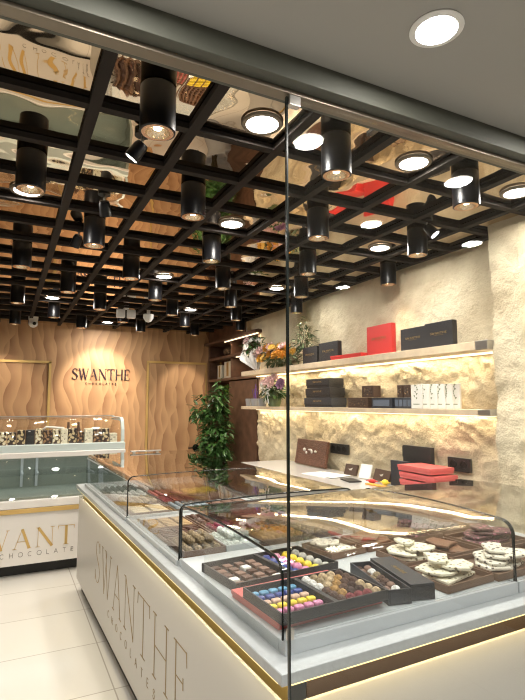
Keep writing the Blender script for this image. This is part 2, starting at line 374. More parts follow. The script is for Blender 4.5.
def stone_panel(name, y0, y1, z0, z1, x, step=.017, back=.2, fn=None):
    bm = BM(); ny = max(2, int((y1-y0)/step)); nz = max(2, int((z1-z0)/step)); g = []
    for i in range(ny+1):
        row = []
        for j in range(nz+1):
            y = y0+(y1-y0)*i/ny; z = z0+(z1-z0)*j/nz
            d = fn(y, z) if fn else relief(y, z)
            row.append(bm.verts.new((x-d, y, z)))
        g.append(row)
    fs = [bm.faces.new((g[i][j], g[i][j+1], g[i+1][j+1], g[i+1][j])) for i in range(ny) for j in range(nz)]
    be = [e for e in bm.edges if e.is_boundary]
    r = bmesh.ops.extrude_edge_only(bm, edges=be)
    for v in r['geom']:
        if isinstance(v, bmesh.types.BMVert): v.co.x = x+back
    bm.normal_update(); bmesh.ops.recalc_face_normals(bm, faces=bm.faces)
    o = obj(name, bm, 'stone', smooth='auto'); o['kind'] = 'structure'; return o
def wall_fn(y, z):
    d = relief(y, z)
    w = .02*noise.noise(Vector((z*6, 1, 2)))
    def edge(a, b): return max(0, min(1, (y-a-w)/.03))*max(0, min(1, (b+w-y)/.03))
    d -= .06*edge(4.06, 4.32)                      # the recessed pilaster strip
    for (sy, sz) in ((3.73, 1.15), (2.41, 1.155)):   # flat patches under the sockets
        f = max(0, 1-max(abs(y-sy)/.2, abs(z-sz)/.1)); f = min(1, f*3); d = d*(1-f)+.012*f
    return d
stone_panel('wall_right', 1.98, 5.36, 0, ZM, XR, fn=wall_fn)
stone_panel('wall_right_upper', 5.36, 5.75, 2.43, ZM, XR, fn=lambda y, z: relief(y, z))
stone_panel('wall_pilaster', 1.05, 1.99, 0, ZM, 2.475, back=.35, fn=lambda y, z: .8*relief(y, 1.2, seed=3+z*.9)*.5+.02*noise.fractal(Vector((y*4, z*4, 7)), .9, 2.1, 6))

# ceiling grid
gx = [.225+.35*i for i in range(-6, 8)]; gy = [1.395+.336*j for j in range(0, 17)]
grid = bpy.data.objects.new('ceiling_grid', None); C.objects.link(grid); grid['kind'] = 'structure'
for x in gx:
    if x > 2.62: continue
    bm = BM(); bx(bm, (x, (1.14+7.09)/2, ZG+.0110), (.038, 7.09-1.14, .022)); obj('long_beam', bm, 'grid', grid)
for y in gy:
    if y > 7.05: continue
    bm = BM(); bx(bm, (.36, y, ZG+.0128), (4.5, .036, .022)); obj('cross_beam', bm, 'grid', grid)
bm = BM(); bx(bm, (2.6, 3.5, ZG+.0105), (.036, 4.7, .022)); obj('edge_beam', bm, 'grid', grid)

# brass frames in the panelling
def brass_frame(n, x0, x1, ztop, sides):
    bm = BM()
    if x1 > x0: bx(bm, ((x0+x1)/2, 7.09, ztop), (x1-x0+.03, .02, .03))
    for s in sides: bx(bm, (s, 7.09, ztop/2), (.03, .02, ztop))
    struct('trim_%d' % n, bm, 'brass')
brass_frame(3, -1.4, .49, 2.07, (.49, -1.4))
brass_frame(4, 1.755, 2.61, 2.12, (1.755, 2.61))
door = bpy.data.objects.new('door_1', None); C.objects.link(door); door['kind'] = 'structure'; door.location = (2.19, 7.085, 0)
bm = BM(); bx(bm, (2.19, 7.085, 1.05), (.83, .02, 2.1)); obj('door_leaf', bm, 'flame', door, world=True)
bm = BM(); lathe(bm, [(0, 0), (.05, 0), (.05, .012), (.022, .016), (.022, .05), (0, .05)], mtx=Matrix.Translation((2.47, 7.075, .91)) @ Matrix.Rotation(PI/2, 4, 'X')); bx(bm, (2.41, 7.03, .91), (.13, .014, .018), bev=.004); obj('door_handle', bm, 'black', door, world=True)

# wall sign
sign = thing('wall_sign', 'dark raised letters of the shop name on the flame-patterned back wall', 'sign', (1.12, 7.099, 1.85))
letter_parts(sign, 'dark_ink', True, 'SWANTHE', (.76, 7.098, 1.855), (1, 0, 0), (0, 0, 1), .75, .145, (0, -.012, 0), W=.13, N=.045, gap=.06)
letter_parts(sign, 'dark_ink', True, 'CHOCOLATES', (.93, 7.098, 1.79), (1, 0, 0), (0, 0, 1), .40, .026, (0, -.008, 0), W=.11, gap=.75, style='sans')

# ================================================================== CEILING LAMPS
def place_name(i, n): return ['first', 'second', 'third', 'fourth', 'fifth', 'sixth'][i]
WARM = (1, .84, .64)
proto = None; rowsn = ['front', 'second', 'third', 'fourth', 'fifth', 'sixth', 'seventh', 'last']
for j in range(9):
    y = 1.56+.672*j
    if y > 6.9: continue
    xs = [(.40 if j % 2 == 0 else .05)+.70*i for i in range(-1, 5)]
    xs = [x for x in xs if -.7 < x < 2.5 and not (j == 0 and x < 0)]
    if j % 2 == 0 and j > 0: xs = [x for x in xs]
    for i, x in enumerate(xs):
        lab = 'black cylinder downlight, %s from the left in the %s row from the glass' % (place_name(i, 0), rowsn[j])
        if proto is None:
            proto = thing('cylinder_downlight', lab, 'ceiling light', (x, y, ZM), 0, 'black cylinder downlights in the ceiling grid')
            bm = BM(); lathe(bm, [(.056, -.001), (.058, -.004), (.058, -.153), (.052, -.155), (.052, -.13), (0, -.13)], seg=32); obj('housing', bm, 'black', proto, 'auto')
            bm = BM(); lathe(bm, [(.0515, -.1555), (.0515, -.14), (.040, -.14), (.040, -.1555), (.0515, -.1555)], seg=32, cap=False); obj('ring', bm, 'ring', proto, 'auto')
            bm = BM(); lathe(bm, [(.0395, -.1555), (.034, -.147), (.018, -.135), (.016, -.1345)], seg=24, cap=False); obj('reflector', bm, 'reflector', proto, 'auto')
            bm = BM(); lathe(bm, [(0, -.1345), (.014, -.1345), (.012, -.1425), (0, -.144)], seg=16); obj('bulb', bm, 'lens_warm', proto, True)
        else: dup(proto, (x, y, ZM), 0, lab)
        light('lamp_beam', 'SPOT', (x, y, 2.428), 17 if j else 9, WARM, .035, rot=(0, 0, 0), spot=math.radians(88), blend=.7)
flat0 = None
for k, (x, y, nm) in enumerate([(.795, 1.59, 'beside the first hanging cylinder left of the glass edge'), (1.51, 1.575, 'in the front row between two cylinders, right of the glass edge'), (2.18, 1.585, 'in the front row close to the pilaster'), (.045, 2.63, 'just behind the nearest left cylinder'),
        (1.11, 2.61, 'in the middle of the grid, left of the glass edge'), (2.165, 2.59, 'above the near end of the stone wall shelves'), (1.10, 3.98, 'halfway to the back wall over the counter'), (2.12, 3.95, 'near the stone wall above the bouquets'), (.36, 5.29, 'far left in front of the back wall'), (1.77, 5.30, 'far back before the wooden shelving niche'), (1.11, 6.62, 'small and farthest, over the wall sign')]):
    if flat0 is None:
        flat0 = thing('recessed_downlight', '', 'ceiling light', (x, y, ZM-.0005), 0, 'round white downlights set in the ceiling grid')
        bm = BM(); lathe(bm, [(.074, 0), (.078, -.006), (.074, -.012), (.060, -.012), (.060, -.004), (.074, 0)], seg=32, cap=False); obj('ring', bm, 'rail', flat0, 'auto')
        bm = BM(); lathe(bm, [(0, -.004), (.0595, -.004), (.0595, -.0105), (0, -.0125)], seg=32); obj('diffuser', bm, 'lens_white', flat0, 'auto')
        f = flat0
    else: f = dup(flat0, (x, y, ZM-.0005), 0)
    f['label'] = 'round white downlight ' + nm
    light('downlight_glow', 'AREA', (x, y, ZM-.0145), 9, (1, .95, .87), .11)
lob0 = None
for k, (x, y) in enumerate([(.85, .80), (1.53, .80), (2.21, .80), (.85, .27), (1.53, .27), (2.21, .27), (.17, .27), (.17, .8), (-.5, .5), (.85, -.9), (-.5, -.9), (2.2, -.9)]):
    if lob0 is None:
        lob0 = thing('lobby_downlight', '', 'ceiling light', (x, y, 2.41), 0, 'round downlights in the plain ceiling outside')
        bm = BM(); lathe(bm, [(.060, -.0005), (.061, -.003), (.054, -.007), (.047, -.006), (.047, -.0005), (.060, -.0005)], seg=32, cap=False); obj('ring', bm, 'white_plastic', lob0, 'auto')
        bm = BM(); lathe(bm, [(0, -.001), (.0465, -.001), (.0465, -.006), (0, -.007)], seg=32); obj('diffuser', bm, 'lens_white', lob0, 'auto'); f = lob0
    else: f = dup(lob0, (x, y, 2.41), 0)
    f['label'] = 'large round downlight in the plain grey ceiling outside the glass' if k == 0 else 'round downlight of the outside ceiling seen as a reflection in the glass pane'
    if k: f['group'] = 'outside downlights mirrored in the glass'
    light('lobby_glow', 'AREA', (x, y, 2.40), 5.5, (1, .95, .88), .088)
# adjustable spots
sp0 = None
for (x, y, lab, rz, tgt) in [(.42, 1.86, 'black swivel spotlight with a bright face, nearest the glass front on the left', 2.6, None), (.385, 2.5, 'black swivel spotlight next to the second cylinder on the left', 1.2, None), (.34, 3.1, 'small black swivel spotlight left of the third row cylinder', 2.0, None), (2.06, 2.06, 'black swivel spotlight hanging above the red flat box shelf on the right', -1.0, None)]:
    if sp0 is None:
        sp0 = thing('swivel_spotlight', lab, 'ceiling light', (x, y, ZM), rz, 'black swivel spotlights')
        bm = BM(); lathe(bm, [(.03, -.001), (.03, -.014), (0, -.014)], seg=20); obj('base', bm, 'black', sp0, 'auto')
        bm = BM(); tube(bm, [(0, 0, -.012), (0, 0, -.032), (.010, 0, -.05)], .006); obj('arm', bm, 'chrome', sp0, True)
        mt = Matrix.Translation((.022, 0, -.075)) @ Matrix.Rotation(math.radians(-38), 4, 'Y')
        bm = BM(); lathe(bm, [(0, .038), (.022, .038), (.027, .024), (.029, -.034), (.025, -.034), (.025, -.028)], seg=24, mtx=mt); s = obj('head', bm, 'black', sp0, 'auto')
        bm = BM(); lathe(bm, [(0, -.0285), (.0245, -.0285), (.0245, -.032), (0, -.032)], seg=24, mtx=mt); obj('lens', bm, 'lens_white', s, 'auto')
    else: dup(sp0, (x, y, ZM), rz, lab)
# small ceiling devices near the back wall
t = thing('security_camera', 'white dome security camera with a dark eye at the back left ceiling', 'camera', (.25, 6.64, ZM))
bm = BM(); lathe(bm, [(0, -.001), (.055, -.001), (.055, -.02), (.05, -.05), (0, -.05)], seg=20); obj('mount', bm, 'white_plastic', t, 'auto')
bm = BM(); ball(bm, (0, -.01, -.08), (.055, .055, .055)); obj('ball', bm, 'white_plastic', t, True)
bm = BM(); ball(bm, (.012, -.058, -.088), (.022, .014, .022)); obj('lens', bm, 'black', t, True)
t = thing('emergency_light', 'white twin-head emergency light hanging under the back ceiling grid', 'emergency light', (1.1, 5.44, ZM))
bm = BM(); bx(bm, (0, 0, -.02), (.05, .05, .038)); obj('mount', bm, 'white_plastic', t)
for s in (-1, 1):
    bm = BM(); bx(bm, (s*.055, 0, -.085), (.085, .06, .09), bev=.008); obj('head', bm, 'white_plastic', t)
t = thing('motion_detector', 'small white detector box under the ceiling right of the twin emergency light', 'detector', (1.345, 5.46, ZM))
bm = BM(); bx(bm, (0, 0, -.03), (.03, .03, .058)); obj('mount', bm, 'white_plastic', t)
bm = BM(); lathe(bm, [(0, -.07), (.055, -.07), (.055, -.11), (.03, -.15), (0, -.16)], seg=20); obj('body', bm, 'white_plastic', t, 'auto')

# added spots in empty air, no fixture, brightening the sign wall and door
for (x, y, tx, ty, tz, e, sz) in [(1.1, 6.3, 1.12, 7.1, 1.75, 75, 66), (2.2, 6.3, 2.25, 7.1, 1.6, 40, 50), (.0, 6.3, -.1, 7.1, 1.5, 34, 66)]:
    d = Vector((tx, ty, tz))-Vector((x, y, 2.44)); light('added_wall_spot', 'SPOT', (x, y, 2.44), e, WARM, .03, rot=d.to_track_quat('-Z', 'Y').to_euler(), spot=math.radians(sz), blend=.6)

# ================================================================== ISLAND COUNTER (its own frame: a across, b into the depth)
IA = math.radians(1.5); IP = Vector((.655, 1.2, 0)); ca, sa = math.cos(IA), math.sin(IA)
def I(a, b, z): return (IP.x+a*ca-b*sa, IP.y+a*sa+b*ca, z)
def ithing(name, label, cat, a, b, z, rz=0, group=None): return thing(name, label, cat, I(a, b, z), IA+rz, group)
LEN, WID, WING = 3.44, 1.06, 1.745
counter = ithing('sales_counter', 'long white panelled chocolate counter with engraved shop name on its left side', 'counter', 0, 0, 0)
PT = .768
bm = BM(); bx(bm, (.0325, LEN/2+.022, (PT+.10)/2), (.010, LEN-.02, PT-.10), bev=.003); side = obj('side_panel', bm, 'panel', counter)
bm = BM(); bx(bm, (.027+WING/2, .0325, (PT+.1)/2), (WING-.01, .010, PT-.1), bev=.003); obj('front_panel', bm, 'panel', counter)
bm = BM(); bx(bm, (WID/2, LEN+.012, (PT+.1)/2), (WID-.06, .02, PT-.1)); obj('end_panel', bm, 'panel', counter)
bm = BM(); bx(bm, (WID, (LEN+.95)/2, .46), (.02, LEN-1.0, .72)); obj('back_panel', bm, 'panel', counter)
bm = BM(); bx(bm, (.10, LEN/2+.04, .05), (.06, LEN-.1, .1)); bx(bm, (WING/2+.05, .1, .05), (WING-.1, .06, .1)); obj('plinth', bm, 'dark_plinth', counter)
bm = BM(); bx(bm, (.0675, LEN/2+.04, .765), (.006, LEN-.08, .136)); obj('gold_strip', bm, 'gold', counter)
bm = BM(); bx(bm, (.07+WING/2, .0715, .765), (WING-.1, .006, .136)); obj('recess_strip', bm, mat('dark_bronze_strip', (.05, .03, .018), .55, .2), counter)
bm = BM(); bx(bm, (.008, LEN/2, .8315), (.006, LEN-.06, .004)); bx(bm, (WING/2, .008, .8315), (WING-.06, .006, .004)); obj('led_strip', bm, 'led_yellow', counter)
p = I(.008, LEN/2, .8285); light('counter_led', 'AREA', p, 3.2, (1, .84, .5), LEN-.06, .006, rot=(0, 0, IA+PI/2))
p = I(WING/2, .008, .8285); light('counter_led', 'AREA', p, 2.7, (1, .72, .28), WING-.06, .006, rot=(0, 0, IA))
L0, L1 = 2.64, .74          # lettering along the side panel
letter_parts(side, 'dark_gold', False, 'SWANTHE', (.0276, L0, .325), (0, -1, 0), (0, 0, 1), L0-L1, .275, (-.0016, 0, 0), W=.032, N=.014, gap=.14)
letter_parts(side, 'dark_gold', False, 'CHOCOLATES', (.0276, 2.19, .235), (0, -1, 0), (0, 0, 1), 1.02, .040, (-.0014, 0, 0), W=.05, gap=1.35, style='sans')
wt = ithing('worktop', 'white quartz slab topping the long chocolate counter', 'worktop', 0, 0, .8345)
bm = BM(); prism(bm, [(0, 0, 0), (WING, 0, 0), (WING, .92, 0), (WID, .92, 0), (WID, LEN, 0), (0, LEN, 0)], (0, 0, .031)); bmesh.ops.bevel(bm, geom=list(bm.edges), offset=.002, segments=1, affect='EDGES'); obj('slab', bm, 'quartz', wt)
WT = .8658
# ---- bent-glass cases
def hood_profile(x0, x1, z0, z1, r0=.035, r1=.05, crown=.007, n=7):
    pts = [(x0, z0)]
    pts += [(x0+r0-r0*math.cos(t*PI/2/n), z1-r0+r0*math.sin(t*PI/2/n)) for t in range(n+1)]
    m = 12
    for i in range(1, m):
        u = i/m; pts.append((x0+r0+(x1-r1-x0-r0)*u, z1+crown*math.sin(u*PI)))
    pts += [(x1-r1+r1*math.sin(t*PI/2/n), z1-r1+r1*math.cos(t*PI/2/n)) for t in range(n+1)]
    pts.append((x1, z0)); return pts
def shell(bm, pts, axis, s0, s1, th=.005):
    """bent sheet: profile pts in (u,z), swept along axis from s0 to s1 with thickness"""
    n = len(pts); inn = []
    for i, (u, z) in enumerate(pts):
        a = pts[max(i-1, 0)]; b = pts[min(i+1, n-1)]; dx, dz = b[0]-a[0], b[1]-a[1]; L = math.hypot(dx, dz) or 1
        inn.append((u+dz/L*th, z-dx/L*th))
    P = (lambda u, s, z: (u, s, z)) if axis == 'y' else (lambda u, s, z: (s, u, z))
    R4 = [[bm.verts.new(P(u, s, z)) for (u, z) in q] for q in (pts, inn) for s in (s0, s1)]
    o0, o1, i0, i1 = R4; fs = []
    for k in range(n-1):
        fs += [bm.faces.new((o0[k], o0[k+1], o1[k+1], o1[k])), bm.faces.new((i0[k], i1[k], i1[k+1], i0[k+1])), bm.faces.new((o0[k], i0[k], i0[k+1], o0[k+1])), bm.faces.new((o1[k], o1[k+1], i1[k+1], i1[k]))]
    fs += [bm.faces.new((o0[0], o1[0], i1[0], i0[0])), bm.faces.new((o0[-1], i0[-1], i1[-1], o1[-1]))]
    bmesh.ops.recalc_face_normals(bm, faces=fs)
def edge_line(bm, pts, axis, s, r=.0042):
    P = (lambda u, z: (u, s, z)) if axis == 'y' else (lambda u, z: (s, u, z))
    tube(bm, [P(u, z) for u, z in pts], r, 6)
GT = 1.118
def case_y(label, b0, b1, trims):
    t = ithing('glass_display_case', label, 'display case', 0, b0, WT, group='bent glass cases on the counter')
    h = GT-WT; w = WID-.075; pr = hood_profile(.055, w, .022, h)
    bm = BM(); shell(bm, pr, 'y', 0, b1-b0); obj('glass_hood', bm, 'hood', t, 'auto')
    for s in trims:
        bm = BM(); edge_line(bm, [(u+(.0025 if i < 9 else 0), z-.002) for i, (u, z) in enumerate(pr)], 'y', s); obj('edge_trim', bm, 'edge', t, True)
    bm = BM(); bx(bm, (.06, (b1-b0)/2, .011), (.03, b1-b0, .0215), bev=.003); bx(bm, (.085, (b1-b0)/2, .006), (.03, b1-b0, .011), bev=.002); obj('base_rail', bm, 'alu', t)
    bm = BM(); bx(bm, (w-.006, (b1-b0)/2, .011), (.03, b1-b0, .0215), bev=.003); obj('service_rail', bm, 'alu', t)
    bm = BM(); bx(bm, (w/2+.04, (b1-b0)/2, .008), (w-.15, b1-b0-.01, .014)); obj('deck', bm, 'deck', t)
    bm = BM(); bx(bm, (w/2+.02, -.012, .014), (w-.07, .012, .028), bev=.002); obj('front_strip', bm, 'alu', t)
    return t
CB0, CB1 = .085, .93
case_y('bent glass case in the middle of the counter with round truffles near its end', .96, 1.86, (0.0,))
case_y('longest bent glass case at the far end of the counter mirroring the wooden wall', 1.885, 3.31, (0.0,))
def case_x(label, a0, a1, trims, pane_left):
    t = ithing('glass_display_case', label, 'display case', a0, CB0, WT, group='bent glass cases on the counter')
    h = GT-WT; pr = hood_profile(0, CB1-CB0, .04, h, r0=.05, r1=.03, crown=.012); w = a1-a0
    bm = BM(); shell(bm, pr, 'x', 0, w); obj('glass_hood', bm, 'hood', t, 'auto')
    for s in trims:
        bm = BM(); edge_line(bm, [(u+(.0025 if i < 9 else 0), z-.002) for i, (u, z) in enumerate(pr)], 'x', s); obj('edge_trim', bm, 'edge', t, True)
    bm = BM(); bx(bm, (w/2, -.004, .02), (w, .012, .04), bev=.002); bx(bm, (w/2, .014, .017), (w, .022, .034), bev=.002); obj('base_rail', bm, 'deck', t)
    bm = BM(); bx(bm, (w/2, (CB1-CB0)/2+.012, .017), (w, CB1-CB0-.03, .033)); obj('deck', bm, 'deck', t)
    if pane_left:
        bm = BM(); bx(bm, (-.006, .285, (h-.01)/2), (.005, .56, h-.012)); obj('end_pane', bm, 'glass', t)
        bm = BM(); bx(bm, (.012, -.016, .058), (.022, .012, .03), bev=.003); obj('glass_clip', bm, 'chrome', t)
    return t
case_x('bent glass case at the near counter corner over the open bonbon boxes', .055, 1.030, (0.0, .975), True)
case_x('bent glass case at the right end of the counter next to the rough pilaster', 1.038, 1.70, (0.0,), False)
bm = BM(); bx(bm, (0, 0, .0), (.26, .03, .012), bev=.004)
for s in (-.1, .1): bx(bm, (s, .0, -.01), (.02, .02, .012))
h = obj('steel_handle', bm, 'chrome'); h.location = I(.52, 3.2, GT+.022); h.rotation_euler.z = IA; tag(h, 'flat steel handle bar on the far top of the glass counter', 'handle')

DK = WT+.0345     # deck of the near cases
DB = WT+.0155     # deck of the far cases
def chocolate(name, shape, m, s):
    bm = BM()
    if shape == 'dome': lathe(bm, [(s, 0), (s*1.02, s*.35), (s*.9, s*.75), (s*.6, s*1.08), (0, s*1.2)], seg=14)
    elif shape == 'loaf':
        bx(bm, (0, 0, s*.55), (s*2.25, s*1.7, s*1.1), bev=s*.42)
    elif shape == 'square': bx(bm, (0, 0, s*.4), (s*2, s*2, s*.8), bev=s*.12)
    elif shape == 'ball':
        for v in ball(bm, (0, 0, s*.96), (s, s, s*.97), 2):
            v.co += (v.co-Vector((0, 0, s)))*.07*noise.noise(v.co*120)
    elif shape == 'bar': bx(bm, (0, 0, s*.3), (s*3.4, s*1.2, s*.6), bev=s*.12)
    elif shape == 'slab': bx(bm, (0, 0, s*.22), (s*4.2, s*1.9, s*.44), bev=s*.1)
    return obj(name, bm, m, None, 'auto' if shape in ('square', 'bar', 'slab') else True)
PROTO = {}
def put(name, shape, m, s, loc, rz, label, cat, group):
    k = (name, shape, m, round(s, 4))
    if k not in PROTO: o = PROTO[k] = chocolate(name, shape, m, s)
    else:
        o = PROTO[k].copy(); C.objects.link(o)
    o.location = loc; o.rotation_euler = (0, 0, rz); return tag(o, label, cat, group)
# open chocolate boxes
def open_box(name, label, a, b, z, w, d, h, rz, mats='black_box', div=(), cat='box', inner='black_box', th=.006):
    t = ithing(name, label, cat, a, b, z, rz)
    bm = BM(); bx(bm, (0, 0, .002), (w, d, .0038)); obj('base', bm, mats, t)
    for (x, y, sx, sy) in ((-w/2+th/2, 0, th, d), (w/2-th/2, 0, th, d), (0, -d/2+th/2, w-2*th-.001, th), (0, d/2-th/2, w-2*th-.001, th)):
        bm = BM(); bx(bm, (x, y, h/2+.004), (sx, sy, h-.001), bev=.0012); obj('wall', bm, mats, t)
    for x in div:
        bm = BM(); bx(bm, (x, 0, h/2+.003), (.016, d-2*th-.001, h-.003)); obj('divider', bm, mats, t)
    return t
def fill(a, b, z, rz, x0, x1, y0, y1, nx, ny, fn):
    """grid of chocolates inside a box frame"""
    for i in range(nx):
        for j in range(ny):
            x = x0+(x1-x0)*(i+.5)/nx; y = y0+(y1-y0)*(j+.5)/ny
            r = fn(i, j)
            if r is None: continue
            name, shape, m, s, label, cat, group, jit = r
            x += R.uniform(-jit, jit); y += R.uniform(-jit, jit)
            c, s_ = math.cos(rz), math.sin(rz)
            put(name, shape, m, s, I(a+x*c-y*s_, b+x*s_+y*c, z), IA+rz+R.uniform(-.08, .08)+(R.uniform(-2, 2) if shape == 'ball' else 0), label, cat, group)
# red lid lying flat under the boxes
def lidbox(name, label, a, b, z, w, d, h, rz, m, world=False, cat='box'):
    t = thing(name, label, cat, (a, b, z) if world else I(a, b, z), rz if world else IA+rz)
    bm = BM(); bx(bm, (0, 0, h*.36), (w-.006, d-.006, h*.7), bev=.001); obj('tray', bm, m, t)
    bm = BM(); bx(bm, (0, 0, h*.72+.0006), (w, d, h*.55), bev=.002); obj('lid', bm, m, t); return t
lidbox('gift_box', 'flat coral red box lying under the open bonbon boxes behind the glass', .272, .305, DK, .405, .30, .024, math.radians(2), 'coral_box')
# the near box: coloured bonbons on the left, round truffles on the right
B2 = (.266, .243); Z2 = DK+.0255; W2, D2 = .395, .245; rz2 = math.radians(1.2)
open_box('chocolate_box', 'open black box in front with rows of coloured bonbons left and truffles right', *B2, Z2, W2, D2, .028, rz2, div=(0.0,))
cols = ['wine', 'pink', 'yellow', 'beige', 'blue', 'cyan']; desc = dict(wine='dark red', pink='pink', yellow='yellow', beige='beige', blue='dark blue', cyan='sky blue')
fill(*B2, Z2+.0045, rz2, -W2/2+.010, -.012, -D2/2+.008, D2/2-.008, 5, 6, lambda i, j: ('bonbon', 'loaf', 'c_'+cols[j], .0129, 'glossy %s bonbon in the open black box nearest the front glass' % desc[cols[j]], 'chocolate', '%s bonbons in the front box' % desc[cols[j]], .0008))
TR = [['cocoa', 'rose', 'rose', 'rose', 'tan'], ['cocoa', 'gold', 'choc', 'choc', 'tan'], ['cocoa', 'gold', 'cocoa', 'choc', 'tan'], ['white', 'tan', 'gold', 'cocoa', 'cocoa'], ['white', 'olive', 'tan', 'gold', 'cocoa'], ['white', 'olive', 'tan', 'tan', 'choc']]
td = dict(rose='dark red coated', choc='plain dark', tan='pale tan coated', cocoa='brown cocoa-dusted', gold='golden crumb-coated', white='snow white', olive='olive brown coated')
fill(*B2, Z2+.0045, rz2, .012, W2/2-.010, -D2/2+.008, D2/2-.008, 5, 6, lambda i, j: ('truffle', 'ball', 't_'+TR[j][i], .0172, '%s round truffle in the right half of the front black box' % td[TR[j][i]], 'chocolate', '%s truffles in the front box' % td[TR[j][i]], .0012))
# the box behind: chocolate squares left, bonbon rows right
B1 = (.312, .622); W1, D1 = .46, .27; rz1 = math.radians(4.5); Z1 = DK
open_box('chocolate_box', 'open black box behind the red one with brown chocolate squares left and bonbon rows right', *B1, Z1, W1, D1, .028, rz1, div=(.01,))
def sq(i, j):
    m = [['milk', 'choc', 'milk', 'white'], ['white', 'cocoa', 'milk', 'choc'], ['cocoa', 'milk', 'choc', 'milk'], ['milk', 'cocoa', 'white', 'milk'], ['choc', 'milk', 'cocoa', 'milk']][j][i]
    d = dict(milk='milk', choc='dark', cocoa='brown', white='white')[m]
    return ('chocolate_square', 'square', 'c_'+m, .0165, '%s chocolate square in the left half of the rear black box' % d, 'chocolate', '%s chocolate squares' % d, .001)
fill(*B1, Z1+.0045, rz1, -W1/2+.014, -.004, -D1/2+.012, D1/2-.012, 4, 5, sq)
c1 = ['blue', 'pink', 'yellow', 'grey']; desc['grey'] = 'speckled grey'
fill(*B1, Z1+.0045, rz1, .022, W1/2-.012, -D1/2+.010, D1/2-.010, 4, 5, lambda i, j: ('bonbon', 'dome', 'c_'+c1[i], .0185, 'round %s bonbon in the right half of the rear black box' % desc[c1[i]], 'chocolate', '%s bonbons in the rear box' % desc[c1[i]], .0008))
# narrow navy box of mixed chocolates and its lid
BN = (.556, .275); rzn = math.radians(-14)
open_box('narrow_box', 'narrow open navy box of mixed truffles beside its closed lid', *BN, DK, .084, .30, .044, rzn, 'navy_box')
mixn = ['t_white', 't_cocoa', 'c_milk', 't_olive', 't_choc', 't_cocoa']
fill(*BN, DK+.008, rzn, -.036, .036, -.142, .142, 2, 8, lambda i, j: ('truffle', 'ball', mixn[(i*4+j*2+j//3) % 6], .0165, 'mixed truffle filling the narrow open navy box', 'chocolate', 'truffles in the narrow navy box', .0015))
t = ithing('box_lid', 'long navy lid lying beside the narrow open box of truffles', 'lid', .650, .268, DK, rzn)
bm = BM(); bx(bm, (0, 0, .050), (.088, .30, .005), bev=.0015)
for s in (-1, 1): bx(bm, (s*.0415, 0, .0238), (.005, .30, .0472))
for s in (-1, 1): bx(bm, (0, s*.1475, .0238), (.077, .005, .047))
obj('cover', bm, 'navy_box', t)
bm = BM(); lettering(bm, 'SWANTHE', (-.012, .045, .0527), (0, -1, 0), (1, 0, 0), .09, .016, (0, 0, .0006), W=.13, N=.06); obj('name_letters', bm, 'gold_ink', t)
# bark slabs in low trays
def bark(label, m, a, b, z, w, d, th, seed, rz, group=None):
    rr = random.Random(seed); n = 9; pts = []
    for k in range(n):
        t = 2*PI*(k+rr.uniform(-.38, .38))/n; q = rr.uniform(.62, 1.06); c, s = math.cos(t), math.sin(t); sq_ = 1/max(abs(c), abs(s))**.55
        pts.append((c*sq_*w/2*q, s*sq_*d/2*q, 0))
    bm = BM(); prism(bm, pts, (0, 0, th))
    e = [e for e in bm.edges if all(v.co.z > th*.9 for v in e.verts)]
    bmesh.ops.bevel(bm, geom=e, offset=.0025, segments=1, affect='EDGES')
    o = obj('chocolate_bark', bm, m); o.location = I(a, b, z); o.rotation_euler = (rr.uniform(-.04, .04), rr.uniform(-.04, .04), IA+rz); return tag(o, label, 'chocolate bark', group)
def low_tray(label, a, b, w, d, z, rz=0, m='tray_brown', h=.022, group='low trays behind the glass'):
    t = ithing('chocolate_tray', label, 'tray', a, b, z, rz, group)
    bm = BM(); bx(bm, (0, 0, .003), (w, d, .005)); obj('base', bm, m, t)
    for (x, y, sx, sy) in ((-w/2+.003, 0, .006, d), (w/2-.003, 0, .006, d), (0, -d/2+.003, w-.013, .006), (0, d/2-.003, w-.013, .006)):
        bm = BM(); bx(bm, (x, y, h/2+.002), (sx, sy, h-.004)); obj('wall', bm, m, t)
    return t
def bark_tray(name, m, a, b, w, d, layers, seed, rz=0):
    low_tray('brown tray holding ' + name, a, b, w, d, DK, rz, h=.026)
    z = DK+.013; names = {2: ['lower', 'upper'], 4: ['lowest', 'second lowest', 'second highest', 'topmost']}[layers]
    for k in range(layers):
        q = (.86, .74, .66, .46)[k]; off = ((0, 0), (-.02, .02), (.025, -.015), (-.01, .03))[k]
        bark('%s slab, %s piece in its tray' % (name, names[k]), m, a+off[0], b+off[1], z, w*q, d*q, .0095, seed+k, rz+(.0, .5, -.4, .9)[k]); z += .0165
bark_tray('white pistachio bark nearest the glass', 'bark_pistachio', .845, .235, .25, .22, 4, 11, .05)
bark_tray('white pistachio bark behind the lid', 'bark_pistachio', .90, .47, .21, .20, 4, 23, -.05)
bark_tray('plain milk chocolate bark', 'bark_milk', 1.125, .48, .20, .20, 2, 31, .05)
bark_tray('white cookie bark', 'bark_cookie', 1.15, .235, .33, .23, 4, 41, .0)
bark_tray('dark pink berry bark', 'bark_berry', 1.40, .50, .29, .24, 4, 51, .05)
bark_tray('dark nut bark by the pilaster', 'bark_dark', 1.50, .235, .27, .23, 4, 61, .0)
bark_tray('white crumb bark behind the narrow box', 'bark_cookie', .685, .72, .20, .20, 2, 65, .1)
bark_tray('caramel bark in the back row', 'bark_milk', .915, .73, .22, .20, 2, 71, .0)
bark_tray('berry bark in the back row', 'bark_berry', 1.16, .74, .22, .20, 4, 81, .0)
bark_tray('dark nut bark in the back row', 'bark_dark', 1.42, .75, .24, .18, 2, 91, .0)
